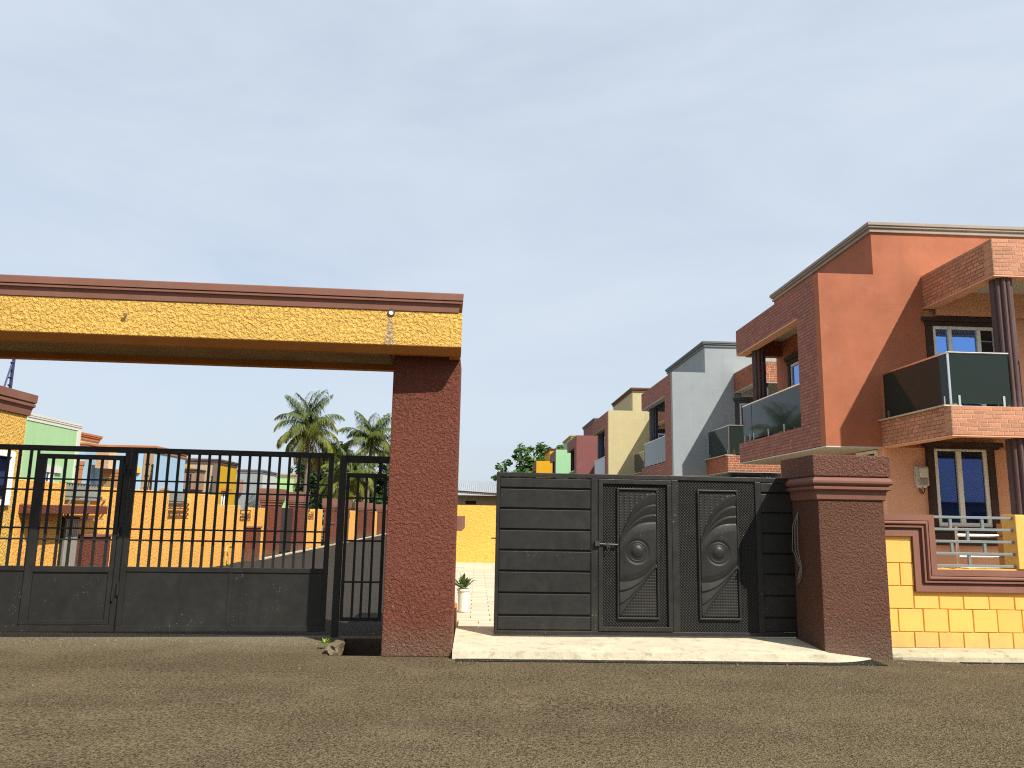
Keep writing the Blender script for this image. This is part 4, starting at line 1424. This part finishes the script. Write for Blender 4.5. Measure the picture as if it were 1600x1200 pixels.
# ------------------------------------------------------------------ potted plant
pt = thing('potted_plant', 'small green plant in a white pot beside the low yellow wall', 'potted plant', (-0.19, 13.25, 0.024))
MB().lathe([(0.065, 0.0), (0.08, 0.02), (0.095, 0.34), (0.11, 0.345), (0.11, 0.38), (0.09, 0.38), (0.085, 0.34)], 0, 0, 18).build('pot', m_plain('white_pot', (0.7, 0.66, 0.56), 0.5), pt, smooth=False)
lf = MB()
for k in range(60):
    a, e = rnd.uniform(0, 2 * PI), rnd.uniform(0.3, 1.4)
    l = rnd.uniform(0.15, 0.32)
    d = Vector((math.cos(a) * math.cos(e), math.sin(a) * math.cos(e), math.sin(e)))
    s = d.cross(Vector((0, 0, 1))).normalized() * 0.022
    b0 = Vector((0, 0, 0.36)) + d * 0.05
    p1 = b0 + d * l * 0.6
    p2 = b0 + d * l + Vector((0, 0, -0.07))
    lf.quad(b0 - s * 0.4, b0 + s * 0.4, p1 + s, p1 - s).quad(p1 - s, p1 + s, p2)
lf.build('foliage', m_leaf('pot_leaf', (0.06, 0.12, 0.02), (0.16, 0.2, 0.05), (0.1, 0.15, 0.03)), pt)
wd_ = MB()
for k in range(26):
    a, e, l = rnd.uniform(0, 2 * PI), rnd.uniform(0.3, 1.2), rnd.uniform(0.04, 0.10)
    d = Vector((math.cos(a) * math.cos(e), math.sin(a) * math.cos(e), math.sin(e)))
    s = d.cross(Vector((0, 0, 1))).normalized() * 0.014
    b0 = Vector((-1.77, 9.72, 0.06))
    wd_.quad(b0, b0 + d * l * 0.5 + s, b0 + d * l, b0 + d * l * 0.5 - s)
tag(wd_.build('weed', m_leaf('weed_leaf', (0.16, 0.32, 0.02), (0.3, 0.45, 0.05), (0.2, 0.35, 0.03))), 'tiny bright green weed by the side gate post', 'weed')

# ------------------------------------------------------------------ palms
palm_leaf = m_leaf('palm_leaf', (0.032, 0.075, 0.012), (0.13, 0.175, 0.030), (0.16, 0.17, 0.025))
palm_yel = m_leaf('palm_leaf_yellow', (0.07, 0.11, 0.016), (0.26, 0.24, 0.035), (0.14, 0.16, 0.02))
palm_dry = m_leaf('palm_leaf_dry', (0.25, 0.15, 0.05), (0.33, 0.2, 0.06), (0.3, 0.2, 0.03))
bark = m_concrete('palm_bark', (0.22, 0.18, 0.13), (0.1, 0.08, 0.05))


def frond_mesh(seed, length, e0, droop, mat):
    rr = random.Random(seed)
    m = MB()
    pts, dirs = [], []
    p = Vector((0, 0, 0))
    n = 34
    e = e0
    side = rr.uniform(-0.25, 0.25)
    for k in range(n + 1):
        pts.append(p.copy())
        d = Vector((math.cos(e), side * (k / n) * 0.5, math.sin(e))).normalized()
        dirs.append(d)
        p = p + d * (length / n)
        e -= droop * (0.3 + 1.6 * (k / n)) / n
    m.tube(pts[::3], 0.035, 5, 0.008)
    for k in range(3, n + 1):
        t = k / n
        L_ = length * 0.34 * (math.sin(PI * min(1, 0.12 + t * 0.86)) ** 0.6) * rr.uniform(0.7, 1.2)
        for s in (-1, 1):
            for sub in range(2):
                base = pts[k] - dirs[k] * (length / n) * (0.5 * sub + rr.uniform(-0.2, 0.2))
                lat = Vector((0, s, 0))
                dn = Vector((0, 0, -1))
                d1 = (dirs[k] * 0.55 + lat * 0.75 + dn * (0.15 + rr.uniform(0, 0.6))).normalized()
                d2 = (dirs[k] * 0.35 + lat * 0.35 + dn * (0.75 + rr.uniform(0, 0.4))).normalized()
                w = d1.cross(Vector((0, 0, 1)))
                w = (w.normalized() if w.length > 1e-3 else Vector((1, 0, 0))) * 0.026
                a, b = base + d1 * L_ * 0.5, base + d1 * L_ * 0.5 + d2 * L_ * 0.5
                m.quad(base - w * 0.6, base + w * 0.6, a + w, a - w).quad(a - w, a + w, b)
    me = m.mesh('frond')
    me.materials.append(mat)
    return me


FR = {}
for kind, (e0, dr_, mat) in dict(up=(1.35, 0.9, palm_leaf), high=(0.95, 1.7, palm_leaf), mid=(0.5, 2.0, palm_leaf), low=(0.05, 1.7, palm_yel), hang=(-0.5, 1.3, palm_yel), dry=(-1.0, 0.7, palm_dry)).items():
    FR[kind] = [frond_mesh(sum(map(ord, kind)) + s, 3.5, e0 + 0.12 * s, dr_, mat) for s in range(2)]


def palm(loc, h, sc, label, seed, lean=(0, 0), lows=True):
    rr = random.Random(seed)
    t = thing('palm_tree', label, 'palm tree', loc, 0, 'coconut palms beyond the gate')
    pts = [(lean[0] * (k / 8) ** 2, lean[1] * (k / 8) ** 2, h * k / 8) for k in range(9)]
    MB().tube(pts, 0.20 * sc, 10, 0.12 * sc).build('trunk', bark, t)
    top = Vector(pts[-1])
    plan = [('up', 10), ('high', 8), ('mid', 6), ('low', 5 if lows else 2), ('hang', 6 if lows else 2), ('dry', 4 if lows else 0)]
    for kind, n in plan:
        a0 = rr.uniform(0, 6.28)
        for k in range(n):
            o = inst(FR[kind][rr.randrange(2)], 'frond', t, top, (rr.uniform(-0.15, 0.15), rr.uniform(-0.12, 0.12), a0 + 2 * PI * k / n + rr.uniform(-0.35, 0.35)))
            s = sc * rr.uniform(0.85, 1.1)
            o.scale = (s, s, s)
    if lows:
        cm = bmesh.new()
        bmesh.ops.create_icosphere(cm, subdivisions=2, radius=0.17)
        me = bpy.data.meshes.new('coconut')
        cm.to_mesh(me)
        me.materials.append(m_plain('orange_coconut', (0.50, 0.26, 0.04), 0.5))
        for k in range(9):
            a = 2 * PI * k / 9
            inst(me, 'coconut', t, top + Vector((0.32 * math.cos(a), 0.32 * math.sin(a), -0.15 - 0.25 * rr.random())))
    return t


palm((-15.2, 70, -0.42), 9.4, 1.04, 'tall coconut palm with orange nuts, left of the other palm', 3, (0.0, 0))
palm((-9.75, 70, -0.42), 8.0, 1.0, 'green coconut palm close beside the arch pillar', 12, (0.1, 0), False)
palm((-10.4, 64, -0.42), 4.6, 0.85, 'short palm with yellowing fronds below the taller ones', 21, (0.1, 0))
palm((-13.2, 72, -0.42), 6.0, 0.85, 'dark bushy palm between the two tall palms', 31, (0.3, 0), False)

# ------------------------------------------------------------------ broadleaf trees


def leaf_tree(loc, blobs, trunk_h, label, mat, n, seed, leaf=0.3, group=None, name='leafy_tree'):
    rr = random.Random(seed)
    t = thing(name, label, 'tree', loc, 0, group)
    tm = MB().tube([(0, 0, -0.4), (0.05, 0, trunk_h * 0.5), (0, 0.05, trunk_h)], 0.32, 10, 0.2)
    for bx, by, bz, br in blobs:
        tm.tube([(0, 0.05, trunk_h * 0.9), (bx * 0.5, by * 0.5, (trunk_h + bz) * 0.52), (bx, by, bz)], 0.13, 7, 0.03)
    tm.build('trunk', bark, t)
    m = MB()
    tot = sum(b[3] ** 2 for b in blobs)
    for bx, by, bz, br in blobs:
        k = int(n * br * br / tot)
        ncl = max(6, int(k / 26))
        for c in range(ncl):
            d = Vector((rr.gauss(0, 1), rr.gauss(0, 1), rr.gauss(0, 1) * 0.9)).normalized()
            cc = Vector((bx, by, bz)) + d * br * rr.uniform(0.55, 1.0)
            cr_ = br * rr.uniform(0.18, 0.34)
            for q in range(26):
                dd = Vector((rr.gauss(0, 1), rr.gauss(0, 1), rr.gauss(0, 1))).normalized()
                p = cc + dd * cr_ * rr.uniform(0.4, 1.0)
                nrm = (dd + d * 0.6 + Vector((0, 0, 0.5)) + Vector((rr.gauss(0, .4), rr.gauss(0, .4), rr.gauss(0, .4)))).normalized()
                a = nrm.orthogonal().normalized()
                a.rotate(Matrix.Rotation(rr.uniform(0, 6.28), 3, nrm))
                b = nrm.cross(a)
                s = leaf * rr.uniform(0.6, 1.2)
                m.quad(p - a * s, p + b * s * 0.42, p + a * s, p - b * s * 0.42)
    m.build('crown', mat, t)
    return t


lv1 = m_leaf('bright_leaf', (0.035, 0.095, 0.010), (0.085, 0.165, 0.020), (0.06, 0.13, 0.014))
lv2 = m_leaf('dark_leaf', (0.018, 0.045, 0.010), (0.050, 0.090, 0.018), (0.035, 0.07, 0.012))
lv3 = m_leaf('mid_leaf', (0.03, 0.075, 0.012), (0.075, 0.12, 0.02), (0.09, 0.12, 0.018))
leaf_tree((4.8, 76, 0), [(-1.6, 0, 5.6, 1.6), (0.4, 0.5, 7.2, 1.7), (2.4, 0, 7.9, 1.5), (3.6, 0.8, 7.7, 1.0), (0.8, -1, 5.4, 1.8), (-2.8, 0.3, 4.8, 0.9), (2.2, 0, 6.2, 1.9), (-0.7, 0.2, 7.5, 0.8)], 3.2,
          'bright green broadleaf tree rising behind the sliding gate', lv1, 5200, 5, 0.24)
leaf_tree((-20.6, 99, 0), [(0, 0, 4.6, 2.4), (2.2, 0.5, 5.4, 2.0), (-2.4, 0, 4.2, 1.9), (1, 0, 7.3, 1.7), (-1.4, 0, 6.6, 1.4)], 2.0, 'dense dark tree below the tall palm', lv2, 6000, 9, 0.26, 'dark trees at the far end of the left street')
leaf_tree((-14.6, 80, 0), [(0, 0, 4.0, 2.3), (1.8, 0, 5.0, 2.0), (-1.4, 0.2, 5.6, 1.9), (0.6, 0, 7.4, 1.6)], 1.8, 'dark green tree beside the short yellowing palm', lv2, 5600, 10, 0.26, 'dark trees at the far end of the left street')
leaf_tree((-10.6, 82, 0), [(0, 0, 3.8, 2.4), (-1.6, 0, 5.8, 1.9), (1.8, 0, 4.8, 2.0), (0, 0.4, 2.0, 2.0), (0.4, 0, 7.2, 1.4)], 1.8, 'dark green tree seen through the narrow side gate', lv2, 5600, 11, 0.26, 'dark trees at the far end of the left street')
leaf_tree((-23.0, 97, 0), [(0, 0, 4.6, 1.0), (0.8, 0, 5.2, 0.8), (-0.8, 0.2, 4.2, 0.8)], 3.4, 'thin sprawling tree behind the lime green house', lv3, 900, 12, 0.22)
leaf_tree((-16.7, 81, 0), [(0, 0, 3.6, 2.0), (0.9, 0.3, 5.4, 1.8), (-0.6, 0, 6.2, 1.4)], 1.8, 'dark tree behind the trunk of the tall nut-bearing palm', lv2, 4000, 17, 0.26, 'dark trees at the far end of the left street')
leaf_tree((-11.6, 73.5, 0), [(0, 0, 1.6, 1.6), (2.4, 0, 1.5, 1.5), (-2.6, 0, 1.8, 1.5), (4.6, 0, 1.6, 1.6)], 0.6, 'dark hedge-like bush closing the end of the left street', lv2, 3600, 15, 0.24, None, 'bush')
